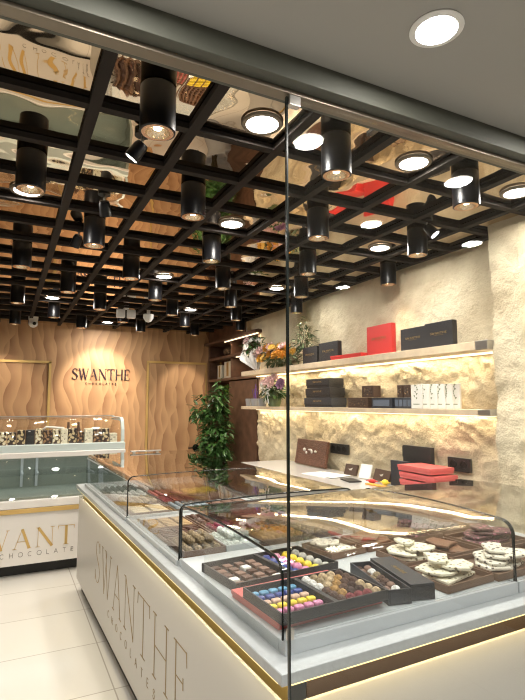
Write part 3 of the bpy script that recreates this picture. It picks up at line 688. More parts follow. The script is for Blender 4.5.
# near end of the middle case: truffles and white eggs
for nm, a, w, m, desc_, tm in (('t_olive', .185, .195, 'tray_brown', 'olive brown dusted', 'dark'), ('t_mint', .370, .165, 'alu', 'mint white coated', 'pale'), ('t_gold', .590, .25, 'tray_brown', 'golden crumb', 'wide dark'), ('t_tan', .830, .20, 'tray_brown', 'pale tan', 'right-hand dark')):
    low_tray('%s tray of %s truffles at the near end of the middle case' % (tm, desc_), a, 1.10, w, .24, DB, m=m, h=.03)
    nx = int((w-.014)/.037)
    for lev, (n1, n2, sh) in enumerate(((nx, 6, 0), (nx-1, 4, .03))):
        if lev and nm in ('t_gold', 't_tan'): continue
        fill(a, 1.10, DB+.008+lev*.031, 0, -(w/2-.008)*n1/nx, (w/2-.008)*n1/nx, -.112+sh, .112-sh, n1, n2, lambda i, j: ('truffle', 'ball', nm, .0178, '%s truffle in its tray at the near end of the middle case' % desc_, 'chocolate', '%s truffles in the middle case' % desc_, .002))
# rows of trays further in: what lies in each (row, column)
TY = {(0, 0): ('dark chocolate', 'bar', 'c_choc'), (0, 1): ('dark red', 'dome', 'c_wine'), (0, 2): ('milk chocolate', 'bar', 'c_milk'),
      (1, 0): ('toffee striped', 'bar', 'c_tan'), (1, 1): ('cocoa brown', 'dome', 'c_cocoa'), (1, 2): ('dark rose', 'dome', 'c_rose'),
      (2, 0): ('white chocolate', 'slab', 'c_cream'), (2, 1): ('pale blue', 'dome', 'c_pale'), (2, 2): ('hazel brown', 'bar', 'c_milk'),
      (3, 0): ('nut-dusted', 'ball', 't_tan'), (3, 1): ('dark red glazed', 'bar', 'c_wine'), (3, 2): ('dusty pink', 'dome', 'c_beige'),
      (4, 0): ('cream crumbed', 'ball', 't_white'), (4, 1): ('rose pink', 'dome', 'c_rose'), (4, 2): ('yellow', 'bar', 'c_yellow'),
      (5, 0): ('dark crumbed', 'ball', 't_choc'), (5, 1): ('ivory', 'ball', 't_white'), (5, 2): ('glossy dark', 'dome', 'c_choc')}
for (r, c), (nm, shp, m) in TY.items():
    a = .215+.265*c; b = 1.365+.245*r+(.17 if r >= 2 else 0)
    low_tray('brown tray of %s chocolates inside the %s glass case' % (nm, 'middle' if r < 2 else 'far'), a, b, .25, .225, DB, h=.016)
    s = dict(bar=.0180, square=.0150, slab=.0225, dome=.0155, ball=.0175)[shp]; nx, ny = dict(bar=(3, 6), square=(5, 5), slab=(2, 4), dome=(5, 5), ball=(5, 5))[shp]
    fill(a, b, DB+.008, 0, -.115, .115, -.105, .105, nx, ny, lambda i, j: ('chocolate_piece', shp, m, s, '%s chocolate piece on its tray in the %s glass case' % (nm, 'middle' if r < 2 else 'far'), 'chocolate', '%s chocolates on a tray' % nm, .001))

# ================================================================== SHELVES ON THE STONE WALL
def wall_shelf(label, z0, z1, led_e):
    t = thing('wall_shelf', label, 'shelf', (2.52, 3.69, z0), 0, 'long shelves on the stone wall'); h = z1-z0
    bm = BM(); bx(bm, (0, .04, h/2), (.20, 3.30, h), bev=.004); obj('board', bm, 'board', t)
    bm = BM(); bx(bm, (0, -1.655, h/2), (.203, .085, h+.004), bev=.004); obj('end_bracket', bm, 'chrome', t)
    bm = BM(); bx(bm, (-.0605, .66, h/2), (.083, .02, h+.006)); obj('joint_strip', bm, 'chrome', t)
    bm = BM(); bx(bm, (.066, 0.0, -.005), (.036, 3.2, .0095)); obj('led_strip', bm, 'led_warm', t)
    light('shelf_led', 'AREA', (2.586, 3.69, z0-.0105), led_e, (1, .82, .56), 3.2, .034, rot=(0, 0, PI/2))
wall_shelf('upper pale board shelf with gift boxes and bouquets on the stone wall', 1.853, 1.905, 6.5)
wall_shelf('lower pale board shelf with white bars and the flower vase on the stone wall', 1.477, 1.510, 5.5)
U, Lw = 1.9055, 1.5105
def upright(name, label, y0, y1, z, h, m, x=2.50, dep=.035, lean=0.04, text=True, cat='box', group=None):
    t = thing(name, label, cat, (x, (y0+y1)/2, z), 0, group); w = abs(y1-y0)
    bm = BM(); bx(bm, (0, 0, h/2+.001), (dep, w, h), bev=.002); obj('body', bm, m, t)
    bm = BM(); bx(bm, (dep/2+.004, 0, h/2), (.007, w*.98, h*.985)); obj('back_cover', bm, m, t)
    if text:
        bm = BM(); lettering(bm, 'SWANTHE', (-dep/2-.0002, w*.30, h*.52), (0, -1, 0), (0, 0, 1), w*.6, h*.085, (-.0008, 0, 0), W=.16, N=.08)
        lettering(bm, 'CHOCOLATES', (-dep/2-.0002, w*.16, h*.47), (0, -1, 0), (0, 0, 1), w*.32, h*.02, (-.0008, 0, 0), W=.14, gap=.7, style='sans'); obj('name_letters', bm, 'gold_ink' if m != 'red_box' else 'dark_gold', t)
    return t
upright('gift_box', 'smaller upright black gift box at the left on the upper shelf', 3.86, 4.11, U, .155, 'black_box')
upright('gift_box', 'upright black gift box between the smaller black box and the flat red box', 3.54, 3.835, U, .168, 'black_box')
upright('gift_box', 'tall upright red gift box standing on the upper shelf', 2.865, 3.15, U, .225, 'red_box')
upright('gift_box', 'upright black gift box right of the red one on the upper shelf', 2.53, 2.77, U, .158, 'black_box')
upright('gift_box', 'tallest black gift box at the right end of the upper shelf', 2.285, 2.52, U, .162, 'black_box', x=2.485)
lidbox('gift_box', 'flat red gift box lying on the upper shelf left of the upright red one', 2.49, 3.37, U, .12, .40, .032, .03, 'red_box', world=True)
# three black boxes stacked on the lower shelf
for k, (w, m, l) in enumerate([(.44, 'grey_box', 'widest black box at the bottom of the stack on the lower shelf'), (.40, 'black_box', 'middle black box of the stack on the lower shelf'), (.36, 'black_box', 'top black box of the stack on the lower shelf')]):
    t = thing('gift_box', l, 'box', (2.51, 3.79, Lw+k*.0835), R.uniform(-.02, .02), 'stacked black boxes')
    bm = BM(); bx(bm, (0, 0, .038), (.145, w-.008, .075), bev=.002); obj('tray', bm, m, t)
    bm = BM(); bx(bm, (0, 0, .052), (.155, w, .06), bev=.003); obj('lid', bm, m, t)
    bm = BM(); lettering(bm, 'SWANTHE', (-.0777, .07, .047), (0, -1, 0), (0, 0, 1), .14, .014, (-.0006, 0, 0), W=.16, N=.08); obj('name_letters', bm, 'gold_ink', t)
def small_box(label, y0, y1, z, h, m, x=2.49, dep=.10, window=None, rz=0, group=None):
    t = thing('chocolate_box', label, 'box', (x, (y0+y1)/2, z), rz, group); w = y1-y0
    bm = BM(); bx(bm, (0, 0, h/2+.0005), (dep, w, h), bev=.002); obj('body', bm, m, t)
    if window:
        bm = BM(); bx(bm, (-dep/2-.0012, 0, h*.5), (.002, w*.8, h*.6)); obj('front_label', bm, window, t)
    return t
M['blue_sheen'] = mat('blue_grey_card', (.13, .16, .21), .25)
M['gold_pattern'] = speck('dark_foil_pattern', (.05, .03, .02), (.35, .22, .1), 60, .22)
small_box('wide brown patterned chocolate box on the lower shelf', 3.10, 3.35, Lw, .078, 'brown_box', window='gold_pattern')
small_box('small brown box standing on top of the wide brown patterned one', 3.05, 3.19, Lw+.0800, .088, 'brown_box', dep=.07, window='gold_pattern')
small_box('blue grey sheen box with a slanted lid in the middle of the lower shelf', 2.835, 3.055, Lw, .075, 'navy_box', window='blue_sheen')
for k in range(5):
    y = 2.812-.042*k
    small_box('thin black chocolate bar box, %s of the row beside the white bars' % ['first', 'second', 'third', 'fourth', 'last'][k], y-.030, y+.004, Lw, .075, 'grey_box', window='blue_sheen', dep=.09, rz=.25, group='row of thin black boxes')
small_box('left of two small dark boxes standing on the row of thin boxes', 2.74, 2.795, Lw+.0765, .085, 'brown_box', dep=.06, window='gold_pattern')
small_box('right of two small dark boxes standing on the row of thin boxes', 2.665, 2.73, Lw+.0765, .085, 'brown_box', dep=.06, window='gold_pattern')
for k in range(6):
    y = 2.575-.047*k
    t = thing('chocolate_bar', 'white chocolate bar package with a green leaf print, %s of six on the lower shelf' % ['first', 'second', 'third', 'fourth', 'fifth', 'last'][k], 'chocolate bar', (2.435+.018*k, y, Lw), .12, 'white bars on the lower shelf')
    bm = BM(); bx(bm, (0, 0, .080), (.016, .088, .158), bev=.003); obj('pack', bm, 'white_card', t)
    bm = BM()
    for q in range(7):
        a = R.uniform(-.03, .03); zz = .06+.014*q
        prism(bm, [(-.0085, a*.4, zz), (-.0085, a*.4+.012*(1 if q % 2 else -1), zz+.012), (-.0085, a*.4+.002, zz+.016)], (-.0006, 0, 0))
    bx(bm, (-.0086, 0, .03), (.0008, .05, .005)); obj('leaf_print', bm, 'leaf_pale', t)
# little grey pots with a sprig of lavender
for k, (y, x) in enumerate([(5.32, 2.50), (5.13, 2.48), (4.95, 2.48)]):
    t = thing('grey_pot', 'small grey pot on the lower shelf, %s of three left of the vase' % ['leftmost', 'middle', 'rightmost'][k], 'pot', (x, y, Lw), 0, 'little grey pots on the lower shelf')
    bm = BM(); lathe(bm, [(0, .0005), (.040, .0005), (.052, .085), (.046, .085), (.043, .07), (0, .07)], seg=20); obj('pot_body', bm, 'grey_pot', t, 'auto')
    bm = BM(); rr = random.Random(k)
    for q in range(9 if k == 1 else 5):
        a = rr.uniform(0, 6.28); rr_ = rr.uniform(.0, .03); hh = rr.uniform(.08, .18) if k == 1 else .02
        tube(bm, [(rr_*.5*math.cos(a), rr_*.5*math.sin(a), .07), (rr_*1.6*math.cos(a), rr_*1.6*math.sin(a), .07+hh)], .0025, 5)
    obj('lavender', bm, 'c_violet' if k == 1 else 'stem', t)

# ---- foliage helpers
def leaf(bm, p, d, n, L, w, curl=.15):
    d = Vector(d).normalized(); s = d.cross(Vector(n))
    if s.length < 1e-3: s = d.cross(Vector((1, 0, 0)))
    s.normalize(); up = s.cross(d); p = Vector(p); pts = []
    for t, ww, c in ((0, .05, 0), (.3, .9, .03), (.6, .8, -.02), (1, .02, -curl)):
        pts.append((p+d*L*t+up*c*L, s*w*ww*.5, up*w*.10))
    prev = None
    for q, o, u in pts:
        cur = (bm.verts.new(q-o+u), bm.verts.new(q), bm.verts.new(q+o+u))
        if prev:
            bm.faces.new((prev[0], prev[1], cur[1], cur[0])); bm.faces.new((prev[1], prev[2], cur[2], cur[1]))
        prev = cur
def cloud(bm, c, rad, n, L, w, rr, droop=.4, shape=None):
    for _ in range(n):
        v = Vector((rr.gauss(0, 1), rr.gauss(0, 1), rr.gauss(0, 1))).normalized()*(rr.random()**.45)
        p = Vector(c)+Vector((v.x*rad[0], v.y*rad[1], v.z*rad[2]))
        if shape and not shape(p): continue
        d = Vector((v.x+rr.uniform(-.7, .7), v.y+rr.uniform(-.7, .7), v.z*.4-droop+rr.uniform(-.4, .5)))
        leaf(bm, p, d, (rr.uniform(-.4, .4), rr.uniform(-.4, .4), 1), L*rr.uniform(.7, 1.25), w*rr.uniform(.8, 1.2))
def flower_mesh(kind, m, r):
    bm = BM()
    if kind == 'rose':
        for ring, (n, rad, tilt) in enumerate(((3, .25, .95), (5, .5, .7), (6, .8, .35), (7, 1.0, .1))):
            for k in range(n):
                a = 2*PI*k/n+ring*.5; c = Vector((math.cos(a), math.sin(a), 0))
                leaf(bm, c*r*.08, c*(1-tilt*.7)+Vector((0, 0, tilt+.25)), -c, r*(.75+.3*rad), r*.8, -.1)
        ball(bm, (0, 0, r*.25), (r*.3, r*.3, r*.4), 1)
    elif kind == 'daisy':
        for k in range(12):
            a = 2*PI*k/12; leaf(bm, (0, 0, r*.1), (math.cos(a), math.sin(a), .25), (0, 0, 1), r, r*.42, .1)
        ball(bm, (0, 0, r*.12), (r*.26, r*.26, r*.18), 1)
    else:
        for k in range(22):
            a = R.uniform(0, 6.28); e = R.uniform(-.1, 1.4); leaf(bm, (0, 0, 0), (math.cos(a)*math.cos(e), math.sin(a)*math.cos(e), math.sin(e)), (0, 0, 1), r*.95, r*.4, .15)
    me = bpy.data.meshes.new('flower'); bm.to_mesh(me); bm.free(); me.materials.append(M[m]); return me
def place_flower(me, parent, p, d, name='flower', s=1):
    o = bpy.data.objects.new(name, me); C.objects.link(o); o.parent = parent; o.location = p
    o.rotation_mode = 'QUATERNION'; o.rotation_quaternion = Vector(d).to_track_quat('Z', 'Y'); o.scale = (s, s, s); return o
FL = {k: flower_mesh(*k) for k in [('rose', 'c_orange', .050), ('rose', 'c_amber', .050), ('daisy', 'c_amber', .048), ('rose', 'c_lilac', .05), ('rose', 'c_blush', .055), ('daisy', 'c_white', .045), ('mum', 'c_white', .05), ('mum', 'c_yellow', .035), ('rose', 'c_white', .05), ('rose', 'c_violet', .045)]}
fl = list(FL)
rr = random.Random(3)
# orange bouquet lying on the upper shelf
t = thing('bouquet', 'bouquet of orange and amber flowers resting on the upper shelf', 'bouquet', (2.47, 4.53, U))
bm = BM(); cloud(bm, (0, 0, .12), (.09, .36, .085), 190, .085, .03, rr, .1); obj('leaves', bm, 'leaf_pale', t)
bm = BM(); 
for k in range(14): tube(bm, [(.0, -.22, .03), (rr.uniform(-.04, .05), -.36+rr.uniform(-.04, .04), .05+rr.uniform(-.03, .08))], .003, 5)
obj('stems', bm, 'stem', t)
for k in range(44):
    a = rr.uniform(-.32, .34); p = Vector((rr.uniform(-.13, .02), a, .08+rr.uniform(0, .15)*(1-abs(a)*1.2)))
    place_flower(FL[[fl[0], fl[1], fl[1], fl[2], fl[0], fl[4]][k % 6] if k != 5 else fl[3]], t, p, (-.8+rr.uniform(-.3, .3), rr.uniform(-.5, .5), .5+rr.uniform(-.3, .5)))
# white bouquet in paper
t = thing('bouquet', 'white flower bouquet in pale paper leaning at the left end of the upper shelf', 'bouquet', (2.43, 5.02, U))
bm = BM(); n = 18; lo = []; hi = []
for k in range(n+1):
    a = PI*.55+PI*1.15*k/n; rd = .11+.03*math.sin(k*2.3)
    lo.append(Vector((.03*math.cos(a), .03*math.sin(a)-.02, .005))); hi.append(Vector((rd*math.cos(a)-.02, rd*math.sin(a)*1.3+.06, .16+.05*math.sin(k*1.7))))
for k in range(n):
    v = [bm.verts.new(q) for q in (lo[k], lo[k+1], hi[k+1], hi[k])]; bm.faces.new(v)
bmesh.ops.remove_doubles(bm, verts=bm.verts, dist=1e-5); r = bmesh.ops.solidify(bm, geom=list(bm.faces), thickness=.002); obj('paper_wrap', bm, 'paper', t)
bm = BM(); cloud(bm, (0, .04, .24), (.10, .16, .12), 170, .075, .028, rr, .0); obj('leaves', bm, 'leaf', t)
for k in range(30):
    v = Vector((rr.gauss(0, 1), rr.gauss(0, 1), rr.gauss(0, 1))).normalized()
    if v.x > .3: v.x = -v.x
    p = Vector((v.x*.10, .04+v.y*.15, .24+v.z*.11))
    place_flower(FL[fl[5] if k % 3 else fl[6]] if k % 10 != 4 else FL[fl[4]], t, p, v+Vector((-.4, 0, .2)))
# vase of pink and lilac roses on the lower shelf
t = thing('flower_vase', 'round vase with pink and lilac roses tied with a white ribbon on the lower shelf', 'vase', (2.47, 4.66, Lw))
bm = BM(); lathe(bm, [(0, .0005), (.055, .0005), (.075, .05), (.07, .1), (.05, .15), (.055, .17)], seg=24); obj('vase_body', bm, 'leaf_pale', t, 'auto')
bm = BM(); cloud(bm, (0, 0, .17), (.11, .16, .10), 170, .07, .032, rr, .2); obj('leaves', bm, 'leaf', t)
for k in range(15):
    v = Vector((rr.gauss(0, 1), rr.gauss(0, 1), abs(rr.gauss(0, 1)))).normalized()
    if v.x > .3: v.x = -v.x
    place_flower(FL[[fl[4], fl[4], fl[8], fl[3], fl[4], fl[8]][k % 6]], t, (v.x*.10, v.y*.15, .21+v.z*.09), v+Vector((-.4, 0, .1)))
bm = BM()
for s in (-1, 1):
    for L_, zz in ((.09, .19), (.08, .13)): tube(bm, [(-.08, 0, .17), (-.115, s*L_*.6, zz), (-.10, s*L_, zz-.02), (-.10, s*L_*.5, .155), (-.08, 0, .165)], .007, 6)
    tube(bm, [(-.08, 0, .165), (-.09, s*.025, .10), (-.085, s*.035, .03)], .007, 6)
obj('ribbon', bm, 'paper', t, True)
# hanging twig on the stone strip
t = thing('hanging_plant', 'grey green leafy twig on the pale stone strip above the small black box', 'plant', (2.575, 4.17, U))
bm = BM()
for k in range(5): tube(bm, [(0, .0, .0), (-.03, .02*(k-2), .15), (-.05, .035*(k-2), .28+.03*rr.random()), (-.03, .05*(k-2), .36)], .004, 5)
obj('twigs', bm, 'stem', t)
bm = BM(); cloud(bm, (-.03, 0, .23), (.07, .14, .13), 130, .06, .024, rr, .1); cloud(bm, (-.02, .02, .38), (.03, .05, .10), 26, .055, .02, rr, .0); obj('foliage', bm, 'leaf_pale', t)

# sockets
for nm, y, z, n in (('three-gang black socket plate on the stone wall right of the chocolate plaque', 3.73, 1.15, 3), ('black socket plate on the stone wall right of the red boxes', 2.41, 1.155, 2)):
    t = thing('wall_socket', nm, 'socket', (2.62, y, z)); w = .082*n+.02
    bm = BM(); bx(bm, (.0, 0, 0), (.018, w, .088), bev=.004); obj('plate', bm, 'socket', t)
    for k in range(n):
        bm = BM(); lathe(bm, [(.027, 0), (.027, .006), (.022, .006), (.02, .001), (0, .001)], seg=20, mtx=Matrix.Translation((-.0092, (k-(n-1)/2)*.082, 0)) @ Matrix.Rotation(-PI/2, 4, 'Y')); obj('outlet', bm, 'black', t, 'auto')

# ================================================================== SIDE TABLE ALONG THE STONE WALL
TZ = .968
t = thing('side_counter', 'low glossy white side counter running along the stone wall', 'counter', (2.35, 3.43, 0))
bm = BM(); bx(bm, (.0, 0, TZ-.015), (.50, 2.46, .03), bev=.003); obj('top', bm, 'stone_top', t)
bm = BM(); bx(bm, (.03, 0, .53), (.42, 2.40, .87)); obj('cabinet', bm, 'panel', t)
bm = BM(); bx(bm, (.03, 0, .05), (.38, 2.5, .085)); obj('plinth', bm, 'dark_plinth', t)
for k in range(4):
    bm = BM(); bx(bm, (-.187, -.9+.6*k, .53), (.012, .59, .85), bev=.002); d = obj('door', bm, 'panel', t)
    bm = BM(); bx(bm, (-.197, -.9+.6*k+.2, .85), (.008, .12, .012)); obj('handle', bm, 'brass', d)
TZ += .0008
t = thing('chocolate_plaque', 'rough brown chocolate plaque with white icing marks leaning on the stone wall', 'plaque', (2.545, 4.07, TZ))
bm = BM(); bx(bm, (0, 0, .122), (.03, .52, .235), bev=.01, ry=.16); obj('slab', bm, 'plaque', t)
bm = BM()
for (y, z, w, h) in ((.10, .125, .035, .03), (.06, .10, .02, .025), (.0, .13, .05, .016), (-.03, .115, .02, .035), (-.09, .12, .03, .02)): 
    ball(bm, (-.018+.16*(z-.122)+.001, y, z+.02), (.008, w*.8, h*.6), 1)
obj('icing', bm, 'plaque_white', t, True)
t = thing('napkin', 'white folded sheet propped between the two dark card boxes', 'paper', (2.50, 3.22, TZ), .2)
bm = BM(); bx(bm, (0, 0, .055), (.012, .11, .11), bev=.004, ry=.35); obj('sheet', bm, 'paper', t)
for lab, y, w, rz in (('small dark box with a printed emblem left of the white folded sheet', 3.40, .13, .15), ('dark box with a pale emblem right of the white folded sheet', 3.02, .20, -.1)):
    t = thing('card_box', lab, 'box', (2.50, y, TZ), rz, 'dark emblem boxes on the side counter')
    bm = BM(); bx(bm, (0, 0, .048), (.022, w, .085), bev=.003, ry=.35); obj('body', bm, 'brown_box', t)
    bm = BM(); prism(bm, [(-.0135, .02, .055), (-.0135, -.02, .055), (-.0105, 0, .035)], (-.001, 0, 0)); prism(bm, [(-.0125, .0, .058), (-.0125, -.028, .066), (-.0125, -.012, .05)], (-.001, 0, 0)); obj('emblem', bm, 'white_card', t)
t = thing('papers', 'loose white papers on the side counter in front of the emblem boxes', 'papers', (2.32, 3.55, TZ), .1)
bm = BM(); bx(bm, (0, 0, .002), (.21, .30, .0035)); obj('sheet', bm, 'paper', t)
bm = BM(); bx(bm, (.02, -.05, .0055), (.21, .30, .002), rz=.1); obj('sheet', bm, 'paper', t)
t = thing('notebook', 'thin black edged notebook lying by the loose papers', 'notebook', (2.33, 3.18, TZ), -.2)
bm = BM(); bx(bm, (0, 0, .006), (.10, .16, .010), bev=.002); obj('cover', bm, 'black_box', t)
t = thing('wrapped_sweet', 'red wrapped sweet on the side counter before the emblem boxes', 'sweet', (2.40, 3.02, TZ), .4)
bm = BM(); ball(bm, (0, 0, .016), (.022, .03, .0155), 2); bx(bm, (0, .034, .016), (.02, .018, .006)); bx(bm, (0, -.034, .016), (.02, .018, .006)); obj('wrapper', bm, 'red_box', t, True)
t = thing('wrapped_sweet', 'yellow wrapped sweet on the side counter left of the red box stack', 'sweet', (2.42, 2.90, TZ), .2)
bm = BM(); ball(bm, (0, 0, .022), (.024, .026, .0215), 2); bx(bm, (0, .03, .022), (.02, .018, .006)); bx(bm, (0, -.03, .022), (.02, .018, .006)); obj('wrapper', bm, 'c_yellow', t, True)
t = thing('flat_card', 'orange flat card on the side counter beside the yellow sweet', 'card', (2.36, 2.91, TZ), .1)
bm = BM(); bx(bm, (0, 0, .004), (.05, .2, .007)); obj('card', bm, 'c_orange', t)
for k in range(4):
    lidbox('gift_box', '%s coral red box of the stack of four on the side counter' % ['lowest', 'second lowest', 'second highest', 'topmost'][k], 2.44+R.uniform(-.004, .004), 2.51+(.02 if k == 3 else 0), TZ+.0008+k*.0460, .20, .31+(.0 if k < 3 else -.01), .0365, R.uniform(-.04, .04), 'coral_box', world=True)
upright('gift_box', 'upright dark box standing left behind the stack of coral red boxes', 2.72, 2.90, TZ, .175, 'navy_box', x=2.49, text=False)
t = thing('gift_box', 'black box lying across behind the top of the coral red stack', 'box', (2.585, 2.74, TZ), 0)
bm = BM(); bx(bm, (0, 0, .14), (.035, .27, .278), bev=.002); obj('body', bm, 'black_box', t)
bm = BM(); bx(bm, (-.0185, 0, .235), (.003, .275, .075)); obj('lid_edge', bm, 'black_box', t)

# ================================================================== WOODEN NICHE
t = thing('shelving_unit', 'dark walnut shelving niche between the flame wall and the stone wall', 'shelving unit', (2.85, 6.2, 0))
X0 = 2.63
bm = BM(); bx(bm, (3.02, 6.22, 1.36), (.04, 1.70, 2.70)); obj('back_panel', bm, 'wood_dark', t, world=True)
bm = BM(); bx(bm, (2.83, 7.05, 1.36), (.36, .05, 2.70)); obj('side_panel', bm, 'wood_dark', t, world=True)
bm = BM(); bx(bm, (2.83, 5.40, 1.20), (.36, .03, 2.40)); obj('side_panel', bm, 'wood_dark', t, world=True)
bm = BM(); bx(bm, (2.66, 6.385, 2.57), (.04, 1.27, .32)); obj('top_fascia', bm, 'wood_dark', t, world=True)
for z, y0, x0, led in ((2.37, 5.30, 2.56, (5.33, 6.35)), (2.15, 5.38, 2.63, (5.5, 6.12)), (1.845, 5.42, 2.63, None)):
    bm = BM(); bx(bm, ((x0+3.0)/2, (y0+7.02)/2, z+.018), (3.0-x0, 7.02-y0, .035), bev=.002); s = obj('shelf', bm, 'wood_dark', t, world=True)
    if led:
        bm = BM(); bx(bm, (x0+.05, (led[0]+led[1])/2, z-.005), (.014, led[1]-led[0], .010)); o = obj('led_strip', bm, 'led_warm', t, world=True)
        light('niche_led', 'AREA', (x0+.05, (led[0]+led[1])/2, z-.012), 1.8, (1, .78, .5), led[1]-led[0], .01, rot=(0, 0, PI/2))
light('niche_spot', 'SPOT', (2.80, 6.75, 1.835), 2.5, (1, .72, .4), .02, spot=math.radians(90), blend=.7)
bm = BM(); bx(bm, (2.83, 6.25, 2.13), (.34, .02, .54)); obj('divider', bm, 'wood_dark', t, world=True)
bm = BM(); bx(bm, (2.83, 6.30, .92), (.34, .03, 1.82)); obj('divider', bm, 'wood_dark', t, world=True)
bm = BM(); bx(bm, (2.66, 5.86, .93), (.025, .84, 1.80), bev=.002); obj('cabinet_door', bm, 'wood_dark', t, world=True)
o = thing('woven_ball', 'dark woven ball on the upper shelf of the walnut niche', 'ornament', (2.78, 6.55, 2.186))
bm = BM(); ball(bm, (0, 0, .075), (.10, .12, .074), 3); obj('ball', bm, 'knit', o, True)
for lab, y, w, hh in (('slim cream and gold gift bag in the walnut niche', 6.80, .14, .20), ('wider cream and gold gift bag in the walnut niche', 6.50, .24, .235)):
    o = thing('gift_bag', lab, 'gift bag', (2.76, y, 1.8805), 0, 'cream gift bags in the niche')
    bm = BM(); bx(bm, (0, 0, hh/2+.001), (.09, w, hh), bev=.004); obj('bag_body', bm, 'cream_card', o)
    bm = BM(); bx(bm, (-.0462, .0, hh*.55), (.002, w*.28, hh*.8)); obj('gold_band', bm, 'gold_ink', o)
    bm = BM(); tube(bm, [(-.02, -w*.25, hh), (-.02, -w*.18, hh+.05), (-.02, w*.18, hh+.05), (-.02, w*.25, hh)], .004, 6); obj('handle', bm, 'gold_ink', o, True)
# tall ficus
t = thing('potted_plant', 'tall leafy green ficus on the floor before the walnut niche', 'plant', (2.40, 6.10, 0))
bm = BM(); lathe(bm, [(0, .001), (.14, .001), (.18, .33), (.16, .33), (.15, .28), (0, .28)], seg=28); obj('pot', bm, 'grey_pot', t, 'auto')
bm = BM()
for k in range(4): a = k*1.57; tube(bm, [(.04*math.cos(a), .04*math.sin(a), .28), (-.05*math.cos(a+1), .05*math.sin(a+1), .8), (.10*math.cos(a+.5), .10*math.sin(a), 1.45)], .016, 7, .006)
obj('trunk', bm, 'stem', t, True)
bm = BM(); rr = random.Random(12); cloud(bm, (-.02, .0, 1.02), (.19, .26, .50), 900, .10, .045, rr, .45); cloud(bm, (-.16, .10, 1.42), (.12, .20, .12), 130, .10, .042, rr, .3); cloud(bm, (-.02, -.14, 1.58), (.10, .12, .24), 150, .10, .042, rr, .35); cloud(bm, (-.1, .1, 1.62), (.20, .08, .05), 26, .10, .042, rr, .2); obj('foliage', bm, 'leaf', t)
M['leaf_lit'] = mat('lit_green_leaf', (.14, .26, .03), .45, noise_scale=10, noise_amt=.4)  # brighter green puts the LED-lit look of these leaves into their colour
t = thing('trailing_plant', 'green trailing plant, leaves coloured as lit, under the lowest niche shelf', 'plant', (2.75, 6.42, 1.55))
bm = BM(); lathe(bm, [(0, 0), (.05, 0), (.06, .09), (0, .09)], seg=18); obj('pot', bm, 'grey_pot', t, 'auto')
bm = BM(); cloud(bm, (-.02, 0, .14), (.08, .10, .13), 120, .08, .035, rr, .3); obj('foliage', bm, 'leaf_lit', t)
bm = BM(); bx(bm, (2.83, 6.66, 1.535), (.32, .70, .025)); obj('plant_shelf', bm, 'wood_dark', bpy.data.objects['shelving_unit'], world=True)

# ================================================================== REFRIGERATED CASE AT THE BACK
FX0, FX1, FY = -.92, 1.10, 5.20
f = thing('refrigerated_case', 'long white refrigerated case with gold lettering along the back wall', 'display case', ((FX0+FX1)/2, FY+.4, 0)); fl_ = FX1-FX0
cx = (FX0+FX1)/2
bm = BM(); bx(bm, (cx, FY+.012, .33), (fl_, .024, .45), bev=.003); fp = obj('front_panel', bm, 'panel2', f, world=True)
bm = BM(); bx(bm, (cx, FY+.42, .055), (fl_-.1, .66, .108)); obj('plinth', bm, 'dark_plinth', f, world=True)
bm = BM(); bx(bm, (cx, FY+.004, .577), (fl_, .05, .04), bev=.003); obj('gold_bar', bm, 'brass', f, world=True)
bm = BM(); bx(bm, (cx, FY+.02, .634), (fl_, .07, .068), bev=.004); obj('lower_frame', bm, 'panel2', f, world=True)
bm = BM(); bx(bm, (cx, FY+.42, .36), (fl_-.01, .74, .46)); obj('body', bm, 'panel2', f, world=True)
bm = BM(); bx(bm, (cx, FY+.72, .86), (fl_-.06, .02, .38)); bx(bm, (cx, FY+.38, .678), (fl_-.06, .66, .016)); obj('liner', bm, 'fridge_in', f, world=True)
for s in (FX0+.012, FX1-.012):
    bm = BM(); prism(bm, [(s-.012, FY+.02, .668), (s-.012, FY+.74, .668), (s-.012, FY+.74, 1.04), (s-.012, FY+.13, 1.04)], (.024, 0, 0)); obj('side_wall', bm, 'fridge_in', f, world=True)
bm = BM(); prism(bm, [(FX0+.03, FY+.02, .67), (FX0+.03, FY+.028, .67), (FX0+.03, FY+.128, 1.035), (FX0+.03, FY+.12, 1.035)], (fl_-.06, 0, 0)); obj('front_glass', bm, 'glass', f, world=True)
bm = BM(); bx(bm, (cx, FY+.47, .86), (fl_-.07, .42, .012)); obj('glass_shelf', bm, 'glass', f, world=True)
for x in (.18, .32, -.4, -.54):
    bm = BM(); bx(bm, (x, FY+.70, .86), (.025, .018, .34)); bx(bm, (x, FY+.55, .852), (.018, .30, .014)); obj('shelf_bracket', bm, 'alu', f, world=True)
bm = BM(); bx(bm, (cx, FY+.12, 1.062), (fl_, .10, .05), bev=.008); bx(bm, (cx, FY+.42, 1.085), (fl_, .64, .075), bev=.006); obj('middle_frame', bm, 'panel2', f, world=True)
bm = BM(); bx(bm, (cx, FY+.13, 1.122), (fl_, .07, .066), bev=.006); obj('sill', bm, 'fridge_frame', f, world=True)
pr = [(FY+.15, 1.13), (FY+.145, 1.18), (FY+.155, 1.28), (FY+.19, 1.36), (FY+.24, 1.395), (FY+.30, 1.40), (FY+.72, 1.40)]
pr_in = [(FY+.72, 1.365), (FY+.31, 1.365), (FY+.255, 1.36), (FY+.22, 1.335), (FY+.19, 1.27), (FY+.18, 1.18), (FY+.185, 1.13)]
for s in (FX0, FX1-.03):
    bm = BM(); prism(bm, [(s, u, z) for u, z in pr]+[(s, u, z) for u, z in pr_in], (.03, 0, 0)); obj('end_frame', bm, 'fridge_frame', f, world=True)
bm = BM(); shell(bm, [(u+.01, z-.006) for u, z in pr], 'x', FX0+.031, FX1-.031, .005); obj('curved_glass', bm, 'glass', f, 'auto', world=True)
